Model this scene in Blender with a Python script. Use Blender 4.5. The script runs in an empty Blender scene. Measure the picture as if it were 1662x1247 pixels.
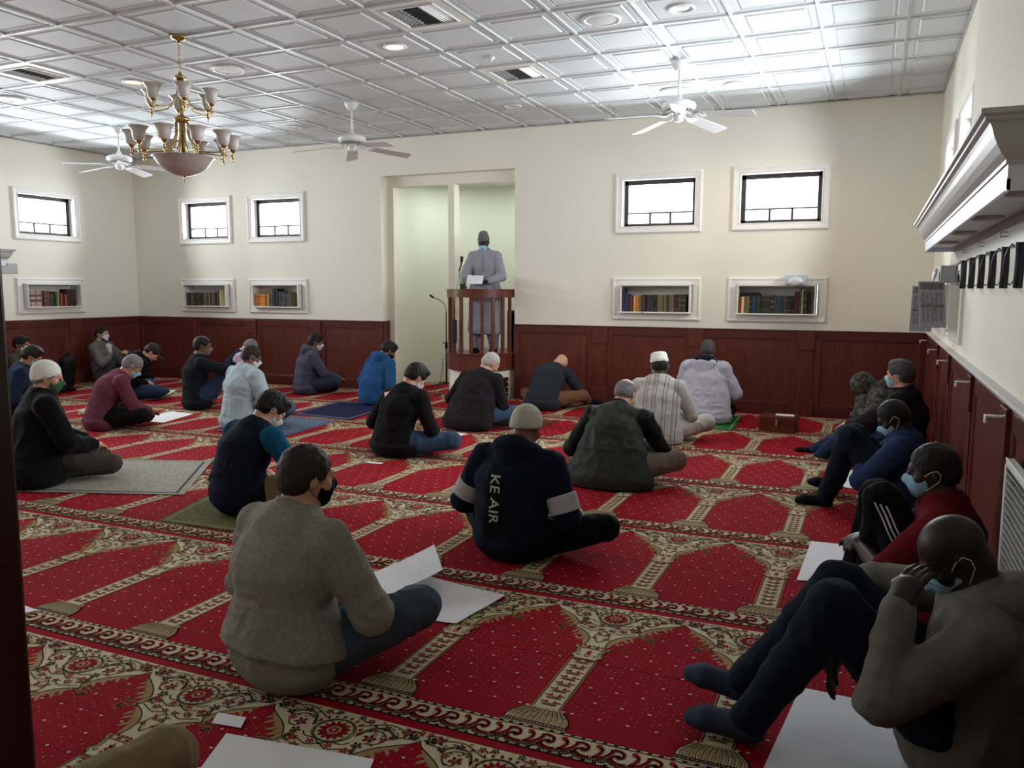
# Prayer hall during a sermon: rows of seated worshippers on red mihrab carpet
import bpy, bmesh, math, random
import numpy as np
from math import sin, cos, pi, radians
from mathutils import Vector, Matrix
from mathutils.bvhtree import BVHTree

random.seed(7)
S = bpy.context.scene
COL = S.collection

# ------------------------------------------------------------------ camera
CAMH = 1.443
F_PX, YAW, PITCH, ROLL = 1332.42, .4146, -.1161, .0025
fwd = Vector((-sin(YAW) * cos(PITCH), cos(YAW) * cos(PITCH), sin(PITCH)))
rt0 = Vector((cos(YAW), sin(YAW), 0)); up0 = rt0.cross(fwd)
rt = rt0 * cos(ROLL) + up0 * sin(ROLL); up = up0 * cos(ROLL) - rt0 * sin(ROLL)
cd = bpy.data.cameras.new('camera'); cam = bpy.data.objects.new('camera', cd); COL.objects.link(cam)
cam.matrix_world = Matrix(((rt.x, up.x, -fwd.x, 0), (rt.y, up.y, -fwd.y, 0), (rt.z, up.z, -fwd.z, CAMH), (0, 0, 0, 1)))
cd.sensor_fit = 'HORIZONTAL'; cd.sensor_width = 36; cd.lens = 36 * F_PX / 1662; cd.clip_start = .05; cd.clip_end = 100
S.camera = cam

# ------------------------------------------------------------------ exposure and colour
S.view_settings.view_transform = 'Standard'; S.view_settings.look = 'None'
S.view_settings.gamma = 1; S.view_settings.exposure = 1.12; S.view_settings.use_curve_mapping = False
try:
    S.cycles.use_denoising = True
    S.cycles.max_bounces = 10; S.cycles.diffuse_bounces = 5; S.cycles.glossy_bounces = 3
    S.cycles.transparent_max_bounces = 12; S.cycles.caustics_reflective = False; S.cycles.caustics_refractive = False
    S.cycles.sample_clamp_indirect = 4
except Exception:
    pass

# ------------------------------------------------------------------ room dimensions (metres)
D, XR, XL, HW, HC = 9.878, .535, -11.014, .975, 3.478
YB = .75            # rear wall, with the doorway the view is taken from
MX0, MX1, MZ = -6.345, -4.314, 2.975   # prayer niche opening
WIN_Z0, WIN_Z1 = 2.185, 2.755
BACK_WIN = [-9.53, -8.165, -2.44, -1.04]
SIDE_WIN = [8.33, 6.93, 5.53, 4.13, 2.73]

# ------------------------------------------------------------------ sky and window daylight
w = bpy.data.worlds.new('overcast_sky'); S.world = w; w.use_nodes = True
nt = w.node_tree; bg = nt.nodes['Background']
bg.inputs['Color'].default_value = (.86, .93, 1, 1); bg.inputs['Strength'].default_value = 2.4

DAY = 38.0
def window_light(loc, rot, power, sx=.86, sy=.53, color=(.93, .965, 1)):
    l = bpy.data.lights.new('daylight', 'AREA'); l.shape = 'RECTANGLE'; l.size = sx; l.size_y = sy
    l.energy = power; l.color = color; l.spread = radians(170)
    o = bpy.data.objects.new('daylight', l); COL.objects.link(o); o.location = loc; o.rotation_euler = rot
    return o
zc = (WIN_Z0 + WIN_Z1) / 2
for x in BACK_WIN: window_light((x, D + .30, zc), (radians(-90), 0, 0), DAY)
for i, y in enumerate(SIDE_WIN):
    window_light((XL - .30, y, zc), (0, radians(-90), 0), DAY * (1.3 if i < 2 else .95), .53, .86)
    window_light((XR + .30, y, zc), (0, radians(90), 0), DAY * (1.0 if i < 2 else .9), .53, .86)

# ------------------------------------------------------------------ materials
MATS = {}
def mat(name, col, rough=.8, metal=0, spec=.3, noise=0, nscale=20, bump=0, bscale=60, sheen=0, emit=None, estr=0, alpha=1):
    """plain procedural material: base colour with noise mottling, fine bump"""
    if name in MATS: return MATS[name]
    m = bpy.data.materials.new(name); m.use_nodes = True; n = m.node_tree.nodes; l = m.node_tree.links
    b = n['Principled BSDF']; c = (*col, 1)
    b.inputs['Base Color'].default_value = c; b.inputs['Roughness'].default_value = rough
    b.inputs['Metallic'].default_value = metal; b.inputs['Specular IOR Level'].default_value = spec
    if sheen: b.inputs['Sheen Weight'].default_value = sheen
    tc = n.new('ShaderNodeTexCoord')
    if noise:
        t = n.new('ShaderNodeTexNoise'); t.inputs['Scale'].default_value = nscale; t.inputs['Detail'].default_value = 4
        l.new(tc.outputs['Object'], t.inputs['Vector'])
        r = n.new('ShaderNodeMapRange'); r.inputs['To Min'].default_value = 1 - noise; r.inputs['To Max'].default_value = 1 + noise
        r.inputs['From Min'].default_value = .3; r.inputs['From Max'].default_value = .7
        l.new(t.outputs['Fac'], r.inputs['Value'])
        mx = n.new('ShaderNodeVectorMath'); mx.operation = 'SCALE'; mx.inputs[0].default_value = col
        l.new(r.outputs[0], mx.inputs['Scale']); l.new(mx.outputs[0], b.inputs['Base Color'])
    if bump:
        t = n.new('ShaderNodeTexNoise'); t.inputs['Scale'].default_value = bscale; t.inputs['Detail'].default_value = 3
        l.new(tc.outputs['Object'], t.inputs['Vector'])
        bp = n.new('ShaderNodeBump'); bp.inputs['Strength'].default_value = bump; bp.inputs['Distance'].default_value = .004
        l.new(t.outputs['Fac'], bp.inputs['Height']); l.new(bp.outputs[0], b.inputs['Normal'])
    if emit:
        b.inputs['Emission Color'].default_value = (*emit, 1); b.inputs['Emission Strength'].default_value = estr
    MATS[name] = m
    return m

def srgb(r, g, b):
    return tuple(((c / 255) / 12.92 if c / 255 <= .04045 else ((c / 255 + .055) / 1.055) ** 2.4) for c in (r, g, b))

def wood_mat(name, c1, c2, rough=.35, axis='Z', scale=1.0):
    m = bpy.data.materials.new(name); m.use_nodes = True; n = m.node_tree.nodes; l = m.node_tree.links
    b = n['Principled BSDF']; b.inputs['Roughness'].default_value = rough; b.inputs['Specular IOR Level'].default_value = .4
    tc = n.new('ShaderNodeTexCoord'); mp = n.new('ShaderNodeMapping')
    sc = {'Z': (9, 9, .9), 'X': (.9, 9, 9), 'Y': (9, .9, 9)}[axis]
    mp.inputs['Scale'].default_value = [s * scale for s in sc]
    l.new(tc.outputs['Object'], mp.inputs['Vector'])
    t = n.new('ShaderNodeTexNoise'); t.inputs['Scale'].default_value = 3; t.inputs['Detail'].default_value = 7; t.inputs['Roughness'].default_value = .65
    t.inputs['Distortion'].default_value = .6
    l.new(mp.outputs[0], t.inputs['Vector'])
    r = n.new('ShaderNodeValToRGB'); r.color_ramp.elements[0].position = .3; r.color_ramp.elements[0].color = (*c1, 1)
    r.color_ramp.elements[1].position = .72; r.color_ramp.elements[1].color = (*c2, 1)
    l.new(t.outputs['Fac'], r.inputs['Fac']); l.new(r.outputs[0], b.inputs['Base Color'])
    bp = n.new('ShaderNodeBump'); bp.inputs['Strength'].default_value = .12; bp.inputs['Distance'].default_value = .003
    l.new(t.outputs['Fac'], bp.inputs['Height']); l.new(bp.outputs[0], b.inputs['Normal'])
    MATS[name] = m
    return m

WALL = mat('cream_wall_paint', srgb(232, 227, 213), .75, noise=.012, nscale=1.5, bump=.05, bscale=250)
TRIMW = mat('white_trim_paint', srgb(235, 232, 228), .45)
CEILM = mat('ceiling_tile_paint', srgb(206, 211, 214), .6, spec=.22, noise=.01, nscale=3)
NICHE = mat('mihrab_wall_paint', srgb(226, 229, 214), .7)
WOOD = wood_mat('mahogany_panel', srgb(76, 33, 27), srgb(108, 51, 40), .32)
WOODD = wood_mat('mahogany_rail', srgb(72, 31, 26), srgb(94, 43, 35), .3, 'X')
DARKW = wood_mat('dark_door_wood', srgb(46, 20, 12), srgb(66, 30, 18), .35)
BRASS = mat('polished_brass', (.52, .38, .16), .26, metal=1)
BLACKM = mat('black_metal', (.012, .012, .013), .4)
BRONZE = mat('bronze_window_frame', srgb(52, 48, 48), .5)
WHITEP = mat('white_plastic', srgb(228, 228, 226), .4)
PAPER = mat('white_paper', srgb(232, 233, 240), .8, noise=.02, nscale=6)

# ------------------------------------------------------------------ helpers
def tag(o, label=None, cat=None, group=None, kind=None):
    if label: o['label'] = label
    if cat: o['category'] = cat
    if group: o['group'] = group
    if kind: o['kind'] = kind
    return o

def empty(name, loc, rz=0):
    o = bpy.data.objects.new(name, None); COL.objects.link(o); o.location = loc; o.rotation_euler.z = rz
    o.empty_display_size = .1
    return o

class MB:
    """collects shapes as vertices and faces, builds one mesh object"""
    def __init__(s): s.v = []; s.f = []; s.m = []; s.sm = []
    def add(s, vs, fs, mi=0, smooth=False):
        o = len(s.v); s.v += [tuple(p) for p in vs]
        for f in fs: s.f.append([i + o for i in f]); s.m.append(mi); s.sm.append(smooth)
        return s
    def box(s, x0, x1, y0, y1, z0, z1, mi=0):
        vs = [(x, y, z) for x in (x0, x1) for y in (y0, y1) for z in (z0, z1)]
        return s.add(vs, [(0, 1, 3, 2), (4, 6, 7, 5), (0, 4, 5, 1), (2, 3, 7, 6), (0, 2, 6, 4), (1, 5, 7, 3)], mi)
    def bbox(s, x0, x1, y0, y1, z0, z1, b=.004, mi=0):
        """box with chamfered edges"""
        vs = []; fs = []
        c = ((x0 + x1) / 2, (y0 + y1) / 2, (z0 + z1) / 2); h = (abs(x1 - x0) / 2, abs(y1 - y0) / 2, abs(z1 - z0) / 2)
        b = min(b, min(h) * .45)
        bm = bmesh.new(); r = bmesh.ops.create_cube(bm, size=2)
        for v in bm.verts: v.co = Vector((c[0] + v.co.x * h[0], c[1] + v.co.y * h[1], c[2] + v.co.z * h[2]))
        bmesh.ops.bevel(bm, geom=list(bm.edges), offset=b, segments=2, affect='EDGES', profile=.5)
        s.bm(bm, mi); return s
    def bm(s, bm, mi=0, smooth=False, M=None):
        bm.verts.ensure_lookup_table()
        vs = [(M @ v.co if M else v.co.copy()) for v in bm.verts]
        s.add(vs, [[v.index for v in f.verts] for f in bm.faces], mi, smooth); bm.free(); return s
    def lathe(s, prof, c=(0, 0, 0), n=24, mi=0, smooth=True, M=None, cap=True):
        """prof: list of (r, z)"""
        vs = []
        for r, z in prof:
            for i in range(n):
                a = 2 * pi * i / n; p = Vector((r * cos(a), r * sin(a), z))
                if M: p = M @ p
                vs.append(p + Vector(c))
        fs = []
        for j in range(len(prof) - 1):
            for i in range(n):
                k = (i + 1) % n; fs.append((j * n + i, j * n + k, (j + 1) * n + k, (j + 1) * n + i))
        if cap:
            if prof[0][0] > 1e-4: fs.append(tuple(range(n))[::-1])
            if prof[-1][0] > 1e-4: fs.append(tuple((len(prof) - 1) * n + i for i in range(n)))
        return s.add(vs, fs, mi, smooth)
    def tube(s, pts, r, n=8, mi=0, smooth=True, flat=None):
        """round tube through pts; r number or list; flat = squash factor in the second direction"""
        P = [Vector(p) for p in pts]; R = r if isinstance(r, (list, tuple)) else [r] * len(P)
        vs = []; prev = None
        for i, p in enumerate(P):
            t = (P[min(i + 1, len(P) - 1)] - P[max(i - 1, 0)]).normalized()
            if prev is None:
                a = Vector((0, 0, 1)) if abs(t.z) < .9 else Vector((1, 0, 0)); u = t.cross(a).normalized()
            else:
                u = (prev - t * prev.dot(t)).normalized()
            prev = u; v = t.cross(u)
            for k in range(n):
                a = 2 * pi * k / n; vs.append(p + (u * cos(a) + v * sin(a) * (flat or 1)) * R[i])
        fs = [(j * n + k, j * n + (k + 1) % n, (j + 1) * n + (k + 1) % n, (j + 1) * n + k) for j in range(len(P) - 1) for k in range(n)]
        fs += [tuple(range(n))[::-1], tuple((len(P) - 1) * n + k for k in range(n))]
        return s.add(vs, fs, mi, smooth)
    def ball(s, c, r, n=12, mi=0, sc=(1, 1, 1)):
        prof = [(sin(pi * i / (n // 2)) * 1, -cos(pi * i / (n // 2))) for i in range(n // 2 + 1)]
        vs = []; fs = []
        bm = bmesh.new(); bmesh.ops.create_uvsphere(bm, u_segments=n, v_segments=max(6, n // 2 + 1), radius=r)
        for v in bm.verts: v.co = Vector((v.co.x * sc[0] + c[0], v.co.y * sc[1] + c[1], v.co.z * sc[2] + c[2]))
        return s.bm(bm, mi, True)
    def prism(s, poly, y0, y1, plane='XZ', mi=0):
        """extrude 2-D polygon; plane XZ extrudes along y, YZ along x, XY along z"""
        n = len(poly)
        def P(a, b, t): return {'XZ': (a, t, b), 'YZ': (t, a, b), 'XY': (a, b, t)}[plane]
        vs = [P(a, b, y0) for a, b in poly] + [P(a, b, y1) for a, b in poly]
        fs = [tuple(range(n)), tuple(range(2 * n - 1, n - 1, -1))] + [(i, i + n, (i + 1) % n + n, (i + 1) % n) for i in range(n)]
        return s.add(vs, fs, mi)
    def build(s, name, mats, parent=None, loc=None, rz=0, fix=True):
        me = bpy.data.meshes.new(name); me.from_pydata(s.v, [], s.f)
        if not isinstance(mats, (list, tuple)): mats = [mats]
        for m in mats: me.materials.append(m)
        me.polygons.foreach_set('material_index', s.m); me.polygons.foreach_set('use_smooth', s.sm)
        if fix and len(s.f) < 60000:
            bm = bmesh.new(); bm.from_mesh(me); bmesh.ops.recalc_face_normals(bm, faces=bm.faces); bm.to_mesh(me); bm.free()
        me.update()
        o = bpy.data.objects.new(name, me); COL.objects.link(o)
        if loc is not None: o.location = loc
        o.rotation_euler.z = rz
        if parent: o.parent = parent
        return o

def struct(o): o['kind'] = 'structure'; return o

def copy_tree(o, parent=None):
    c = o.copy(); COL.objects.link(c); c.parent = parent
    for ch in o.children: copy_tree(ch, c)
    return c

def holes_wall(mb, a0, a1, z0, z1, holes, P):
    """flat wall face a0..a1 x z0..z1 with rectangular holes; P(a,z,t) gives the point, t = depth into the wall"""
    xs = sorted({a0, a1, *[h[0] for h in holes], *[h[1] for h in holes]}); zs = sorted({z0, z1, *[h[2] for h in holes], *[h[3] for h in holes]})
    for i in range(len(xs) - 1):
        for j in range(len(zs) - 1):
            cx, cz = (xs[i] + xs[i + 1]) / 2, (zs[j] + zs[j + 1]) / 2
            if any(h[0] < cx < h[1] and h[2] < cz < h[3] for h in holes): continue
            for t in (0, .22):
                q = [P(xs[i], zs[j], t), P(xs[i + 1], zs[j], t), P(xs[i + 1], zs[j + 1], t), P(xs[i], zs[j + 1], t)]
                mb.add(q, [(0, 1, 2, 3) if t == 0 else (3, 2, 1, 0)])
    for h in holes:
        for (a, b, c, d) in ((h[0], h[2], h[1], h[2]), (h[1], h[2], h[1], h[3]), (h[1], h[3], h[0], h[3]), (h[0], h[3], h[0], h[2])):
            mb.add([P(a, b, 0), P(c, d, 0), P(c, d, .22), P(a, b, .22)], [(0, 1, 2, 3)])
# ================================================================== the shell
def win_hole(c): return (c - .45, c + .45, WIN_Z0, WIN_Z1)
def niche_hole(c): return (c - .44, c + .44, 1.155, 1.495)
NICHE_BACK = BACK_WIN
NICHE_RIGHT = [8.33, 6.93]
m = MB()
holes_wall(m, XL - .22, XR + .22, 0, HC + .1, [win_hole(c) for c in BACK_WIN] + [niche_hole(c) for c in NICHE_BACK] + [(MX0, MX1, -.01, MZ)],
           lambda a, z, t: (a, D + t, z))
struct(m.build('wall_back', WALL))
m = MB(); holes_wall(m, YB - .2, D + .0, 0, HC + .1, [win_hole(c) for c in SIDE_WIN] + [niche_hole(8.33)], lambda a, z, t: (XL - t, a, z))
struct(m.build('wall_left', WALL))
m = MB(); holes_wall(m, -2.6, D + .0, 0, HC + .1, [win_hole(c) for c in SIDE_WIN] + [niche_hole(c) for c in NICHE_RIGHT], lambda a, z, t: (XR + .02 + t, a, z))
m.box(XR - .085, XR + .03, -2.5, 5.42, 1.95, 2.1); m.box(XR - .085, XR + .03, -2.5, 5.42, 2.1, HC + .05)
struct(m.build('wall_right', WALL))
m = MB(); holes_wall(m, XL - .2, XR + .2, 0, HC + .1, [(-1.15, .52, -.01, 2.15)], lambda a, z, t: (a, YB - t, z))
struct(m.build('wall_rear', WALL))
# unseen dark hall added around the camera to keep sky light off the foreground
m = MB(); m.box(-2.2, .75, -2.7, -2.6, 0, 2.7); m.box(-2.3, -2.2, -2.7, YB - .2, 0, 2.7); m.box(-2.3, .8, -2.7, YB - .2, 2.6, 2.7)
struct(m.build('wall_added_hallway', mat('added_hallway_paint', srgb(120, 112, 100), .8)))
m = MB(); m.box(-2.3, .8, -2.7, YB - .2, -.05, -.001); struct(m.build('floor_added_hallway', DARKW))
# door frame on the left of the doorway
m = MB(); m.bbox(-1.23, -1.112, YB - .26, YB + .02, 0, 2.15, .006); m.bbox(-1.12, .56, YB - .26, YB + .02, 2.15, 2.25, .006)
struct(m.build('trim_1', DARKW))

# mihrab alcove: inner frame with centre post, curved back, its own ceiling
YI = D + .16
m = MB()
m.box(MX0, -6.24, YI, YI + .15, 0, MZ); m.box(-6.24, MX1, YI, YI + .15, 2.84, MZ); m.box(-5.373, -5.282, YI, YI + .15, 0, 2.84)
struct(m.build('wall_mihrab_frame', WALL))
m = MB(); pts = []
cx, cy, rx, ry = -5.3, YI + .15, 1.12, 1.35
for i in range(25):
    a = pi * i / 24; pts.append((cx - rx * cos(a), cy + ry * sin(a)))
vs = [(x, y, 0) for x, y in pts] + [(x, y, 3.0) for x, y in pts]; n = len(pts)
m.add(vs, [(i, i + 1, i + 1 + n, i + n) for i in range(n - 1)], 0, True)
vs2 = [(cx + (x - cx) * 1.05, cy + (y - cy) * 1.05, z) for z in (0, 3.0) for x, y in pts]
m.add(vs2, [(i + n, i + 1 + n, i + 1, i) for i in range(n - 1)], 0, True)
struct(m.build('wall_mihrab', NICHE, fix=False))
m = MB(); m.box(cx - rx - .1, cx + rx + .1, YI + .15, cy + ry + .1, 2.97, 3.02)
for k in range(-2, 3): m.box(cx + k * .6 - .012, cx + k * .6 + .012, YI + .15, cy + ry, 2.963, 2.97)
for k in range(0, 3): m.box(cx - rx, cx + rx, YI + .3 + k * .6, YI + .324 + k * .6, 2.963, 2.97)
struct(m.build('ceiling_mihrab', CEILM))

# ------------------------------------------------------------------ ceiling of square embossed tiles
GX0, GY0, T = -.485, 4.71, .61
m = MB()
def clampp(x, y): return (min(max(x, XL), XR + .02), min(max(y, YB), D))
VENTS = [(4, 1), (4, 4), (11, 1)]
rings = [(0, 0), (.011, 0), (.014, .009), (.07, .009), (.078, .015), (.088, .013), (.098, .004), (.11, .006)]
for i in range(-2, 19):
    for j in range(-7, 9):
        x1 = GX0 - T * i; x0 = x1 - T; y0 = GY0 + T * j; y1 = y0 + T
        if x0 > XR + .02 or x1 < XL or y1 < YB or y0 > D: continue
        if (i, j) in VENTS: continue
        vs = []
        for ins, z in rings:
            for (x, y) in ((x0 + ins, y0 + ins), (x1 - ins, y0 + ins), (x1 - ins, y1 - ins), (x0 + ins, y1 - ins)):
                vs.append((*clampp(x, y), HC + z))
        fs = []
        for r in range(len(rings) - 1):
            for k in range(4): fs.append((r * 4 + k, (r + 1) * 4 + k, (r + 1) * 4 + (k + 1) % 4, r * 4 + (k + 1) % 4))
        r = len(rings) - 1; fs.append((r * 4 + 3, r * 4 + 2, r * 4 + 1, r * 4))
        m.add(vs, fs)
m.box(XL - .2, XR + .2, YB - .2, D + .2, HC + .1, HC + .14)
struct(m.build('ceiling', CEILM, fix=False))
# metal grid bars between the tiles
m = MB()
for i in range(-1, 19): m.box(GX0 - T * i - .011, GX0 - T * i + .011, YB, D, HC - .003, HC + .001)
for j in range(-6, 9): m.box(XL, XR, GY0 + T * j - .011, GY0 + T * j + .011, HC - .0025, HC + .001)
struct(m.build('trim_2', mat('ceiling_grid_white', srgb(188, 187, 187), .4)))
m = MB(); m.box(XL, XR, D - .02, D, HC - .012, HC); m.box(XL, XL + .02, YB, D, HC - .012, HC); m.box(XR - .0, XR + .02, 5.4, D, HC - .012, HC)
struct(m.build('trim_3', mat('ceiling_grid_white', (0, 0, 0))))

# ------------------------------------------------------------------ wainscot (wall panelling)
def wainscot(name, a0, a1, pils, P, ends=(.05, .05), cap=.03):
    """panelling from a0 to a1 along a wall; P(a, t, z) -> point with t out of the wall"""
    m = MB()
    def bx(a, b, t0, t1, z0, z1, mi=0, bev=.004):
        q = MB(); q.bbox(min(a, b), max(a, b), t0, t1, z0, z1, bev)
        m.add([P(*v) for v in q.v], q.f, mi)
    bx(a0, a1, -.0, .014, 0, HW - .01)
    bx(a0, a1, 0, cap, HW - .018, HW + .004, 1)          # cap
    bx(a0, a1, .0, .026, HW - .105, HW - .018, 1)         # top rail
    bx(a0, a1, .0, .026, 0, .13, 1)                       # base
    prev = a0
    for k, p in enumerate(list(pils) + [a1]):
        e0 = prev; e1 = p - .08 if k < len(pils) else a1
        bx(e0, e0 + .075, 0, .0255, .12, HW - .1); bx(e1 - .075, e1, 0, .0255, .12, HW - .1)   # stiles
        # thin moulding inside each panel
        i0, i1 = e0 + .075, e1 - .075
        for (s0, s1, z0, z1) in ((i0, i1, HW - .117, HW - .105), (i0, i1, .13, .142), (i0, i0 + .012, .13, HW - .105), (i1 - .012, i1, .13, HW - .105)):
            bx(s0, s1, 0, .02, z0, z1, 0, .003)
        if k < len(pils):
            bx(p - .08, p + .08, 0, .034, .0, HW - .02); bx(p - .095, p + .095, 0, .046, HW - .22, HW - .018)
            bx(p - .095, p + .095, 0, .046, 0, .2)
            prev = p + .08
    return struct(m.build(name, [WOOD, WOODD]))
PB = lambda a, t, z: (a, D - t, z)
wainscot('trim_4', XL, MX0, [-9.87, -8.665, -7.475], PB)
wainscot('trim_5', MX1, XR, [-3.13, -1.94, -.69], PB)
PL = lambda a, t, z: (XL + t, a, z)
wainscot('trim_6', YB, D, [1.65, 3.0, 4.4, 5.8, 7.2, 8.66], PL)
PR = lambda a, t, z: (XR + .02 - t, a, z)
wainscot('trim_7', -2, D, [-.4, 1.1, 2.5, 3.93, 5.33, 6.87, 8.1], PR, cap=.02)
PJ = lambda a, t, z: (MX0 + t, a, z)
wainscot('trim_8', D + .001, YI, [], PJ)
# white painted ledge on top of the right panelling
m = MB(); m.bbox(XR - .028, XR + .02, -2, D - .03, HW + .002, HW + .02, .005)
struct(m.build('trim_9', mat('pale_ledge', srgb(206, 204, 204), .4)))

# ------------------------------------------------------------------ windows
GLASS = bpy.data.materials.new('window_glass'); GLASS.use_nodes = True
_n = GLASS.node_tree.nodes; _l = GLASS.node_tree.links; _n.clear()
_o = _n.new('ShaderNodeOutputMaterial'); _mx = _n.new('ShaderNodeMixShader'); _t = _n.new('ShaderNodeBsdfTransparent'); _g = _n.new('ShaderNodeBsdfGlossy')
_f = _n.new('ShaderNodeFresnel'); _f.inputs['IOR'].default_value = 1.3; _g.inputs['Roughness'].default_value = .05; _t.inputs['Color'].default_value = (.96, .98, .98, 1)
_l.new(_f.outputs[0], _mx.inputs[0]); _l.new(_t.outputs[0], _mx.inputs[1]); _l.new(_g.outputs[0], _mx.inputs[2]); _l.new(_mx.outputs[0], _o.inputs[0])

def picture_frame(m, a0, a1, z0, z1, w, P, t=.022):
    """mitred moulded casing around a hole; P(a, t, z)"""
    prof = [(0, 0), (0, t), (.010, t + .008), (.024, t + .008), (.03, t), (w - .012, t * .8), (w, t * .45), (w, 0)]
    n = len(prof); vs = []
    for d, h in prof:
        for (sa, sz, a, z) in ((-1, -1, a0, z0), (1, -1, a1, z0), (1, 1, a1, z1), (-1, 1, a0, z1)):
            vs.append(P(a + sa * (w - d), h, z + sz * (w - d)))
    fs = []
    for j in range(n):
        for k in range(4): fs.append((j * 4 + k, j * 4 + (k + 1) % 4, ((j + 1) % n) * 4 + (k + 1) % 4, ((j + 1) % n) * 4 + k))
    m.add(vs, fs)

def window(idx, c, P):
    root = empty('window_%d' % idx, P(c, 0, WIN_Z0)); struct(root); L = root.location.copy()
    def Q(a, t, z): return tuple(Vector(P(a, t, z)) - L)
    a0, a1 = c - .45, c + .45
    m = MB(); picture_frame(m, a0, a1, WIN_Z0, WIN_Z1, .075, Q); struct(m.build('casing', TRIMW, root))
    m = MB()                                               # white reveal lining
    def bx(mm, a, b, t0, t1, z0, z1, bev=.002):
        q = MB(); q.bbox(a, b, t0, t1, z0, z1, bev); mm.add([Q(*v) for v in q.v], q.f)
    bx(m, a0, a0 + .008, -.2, .02, WIN_Z0, WIN_Z1); bx(m, a1 - .008, a1, -.2, .02, WIN_Z0, WIN_Z1)
    bx(m, a0, a1, -.2, .02, WIN_Z0, WIN_Z0 + .008); bx(m, a0, a1, -.2, .02, WIN_Z1 - .008, WIN_Z1)
    struct(m.build('reveal', TRIMW, root))
    m = MB(); z0, z1 = WIN_Z0 + .008, WIN_Z1 - .008; b0, b1 = a0 + .008, a1 - .008; zm = z0 + .165
    f = .05
    bx(m, b0, b0 + f, -.15, -.10, z0, z1, .004); bx(m, b1 - f, b1, -.15, -.10, z0, z1, .004)
    bx(m, b0, b1, -.15, -.10, z0, z0 + f * .8, .004); bx(m, b0, b1, -.15, -.10, z1 - f, z1, .004)
    bx(m, b0 + f, b1 - f, -.14, -.115, zm - .009, zm + .009); 
    for k in (1, 2): bx(m, b0 + (b1 - b0) * (.36, .64)[k - 1] - .013, b0 + (b1 - b0) * (.36, .64)[k - 1] + .013, -.14, -.115, z0, zm)
    struct(m.build('window_frame', BRONZE, root))
    m = MB(); bx(m, b0 + f * .5, b1 - f * .5, -.128, -.124, z0 + .01, z1 - .01, .0005); struct(m.build('pane', GLASS, root))
    m = MB(); m.tube([Q(c - .03, -.10, z0 + .02), Q(c - .02, -.08, z0 + .05), Q(c + .03, -.07, z0 + .055)], .004, 6)
    m.ball(Q(c + .03, -.07, z0 + .055), .007, 8); struct(m.build('crank_handle', mat('grey_handle', srgb(150, 150, 150), .4), root))
    return root
wi = 1
for c in BACK_WIN: window(wi, c, lambda a, t, z: (a, D - t, z)); wi += 1
for c in SIDE_WIN: window(wi, c, lambda a, t, z: (XR + .02 - t, a, z)); wi += 1
for c in SIDE_WIN: window(wi, c, lambda a, t, z: (XL + t, a, z)); wi += 1

# ------------------------------------------------------------------ recessed bookshelf niches with moulded frames
SHADEW = mat('shelf_white', srgb(222, 220, 214), .5)
def book_niche(c, P, label, rt=None):
    root = empty('wall_bookshelf', P(c, 0, 1.065)); L = Vector(P(c, 0, 1.065))
    tag(root, label, 'bookshelf', 'white framed bookshelves set in the walls')
    def Q(a, t, z): return tuple(Vector(P(a, t, z)) - L)
    def bx(mm, a, b, t0, t1, z0, z1, bev=.003):
        q = MB(); q.bbox(a, b, t0, t1, z0, z1, bev); mm.add([Q(*v) for v in q.v], q.f)
    m = MB(); picture_frame(m, c - .455, c + .455, 1.15, 1.49, .085, Q, .02); m.build('frame', TRIMW, root)
    m = MB(); bx(m, c - .43, c - .415, -.13, .085, 1.15, 1.485); bx(m, c + .415, c + .43, -.13, .085, 1.15, 1.485)
    bx(m, c - .43, c + .43, -.13, .085, 1.475, 1.49); m.build('shelf_case', SHADEW, root)
    m = MB(); bx(m, c - .445, c + .445, -.13, .10, 1.148, 1.163); m.build('shelf_board', TRIMW, root)
    m = MB(); bx(m, c - .425, c + .425, -.14, -.128, 1.16, 1.48, .001); m.build('back_panel', SHADEW, root)
    return root
NI = {'b1': (BACK_WIN[0], PB), 'b2': (BACK_WIN[1], PB), 'b3': (BACK_WIN[2], PB), 'b4': (BACK_WIN[3], PB), 'l': (8.33, PL), 'r1': (6.93, PR), 'r2': (8.33, PR)}
for k, l in {'b1': 'white framed wall bookshelf nearest the left corner, dark gilt books', 'b2': 'white framed wall bookshelf holding orange and dark books, left of the pulpit alcove',
             'b3': 'white framed wall bookshelf with blue and orange books at its left end', 'b4': 'white framed wall bookshelf with a tissue box on top',
             'l': 'white framed bookshelf on the left wall holding pink and green books', 'r1': 'white framed shelf box on the right wall hung with newspapers', 'r2': 'white shelf box on the right wall nearest the corner, behind the newspapers'}.items():
    book_niche(*NI[k], l)
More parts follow.
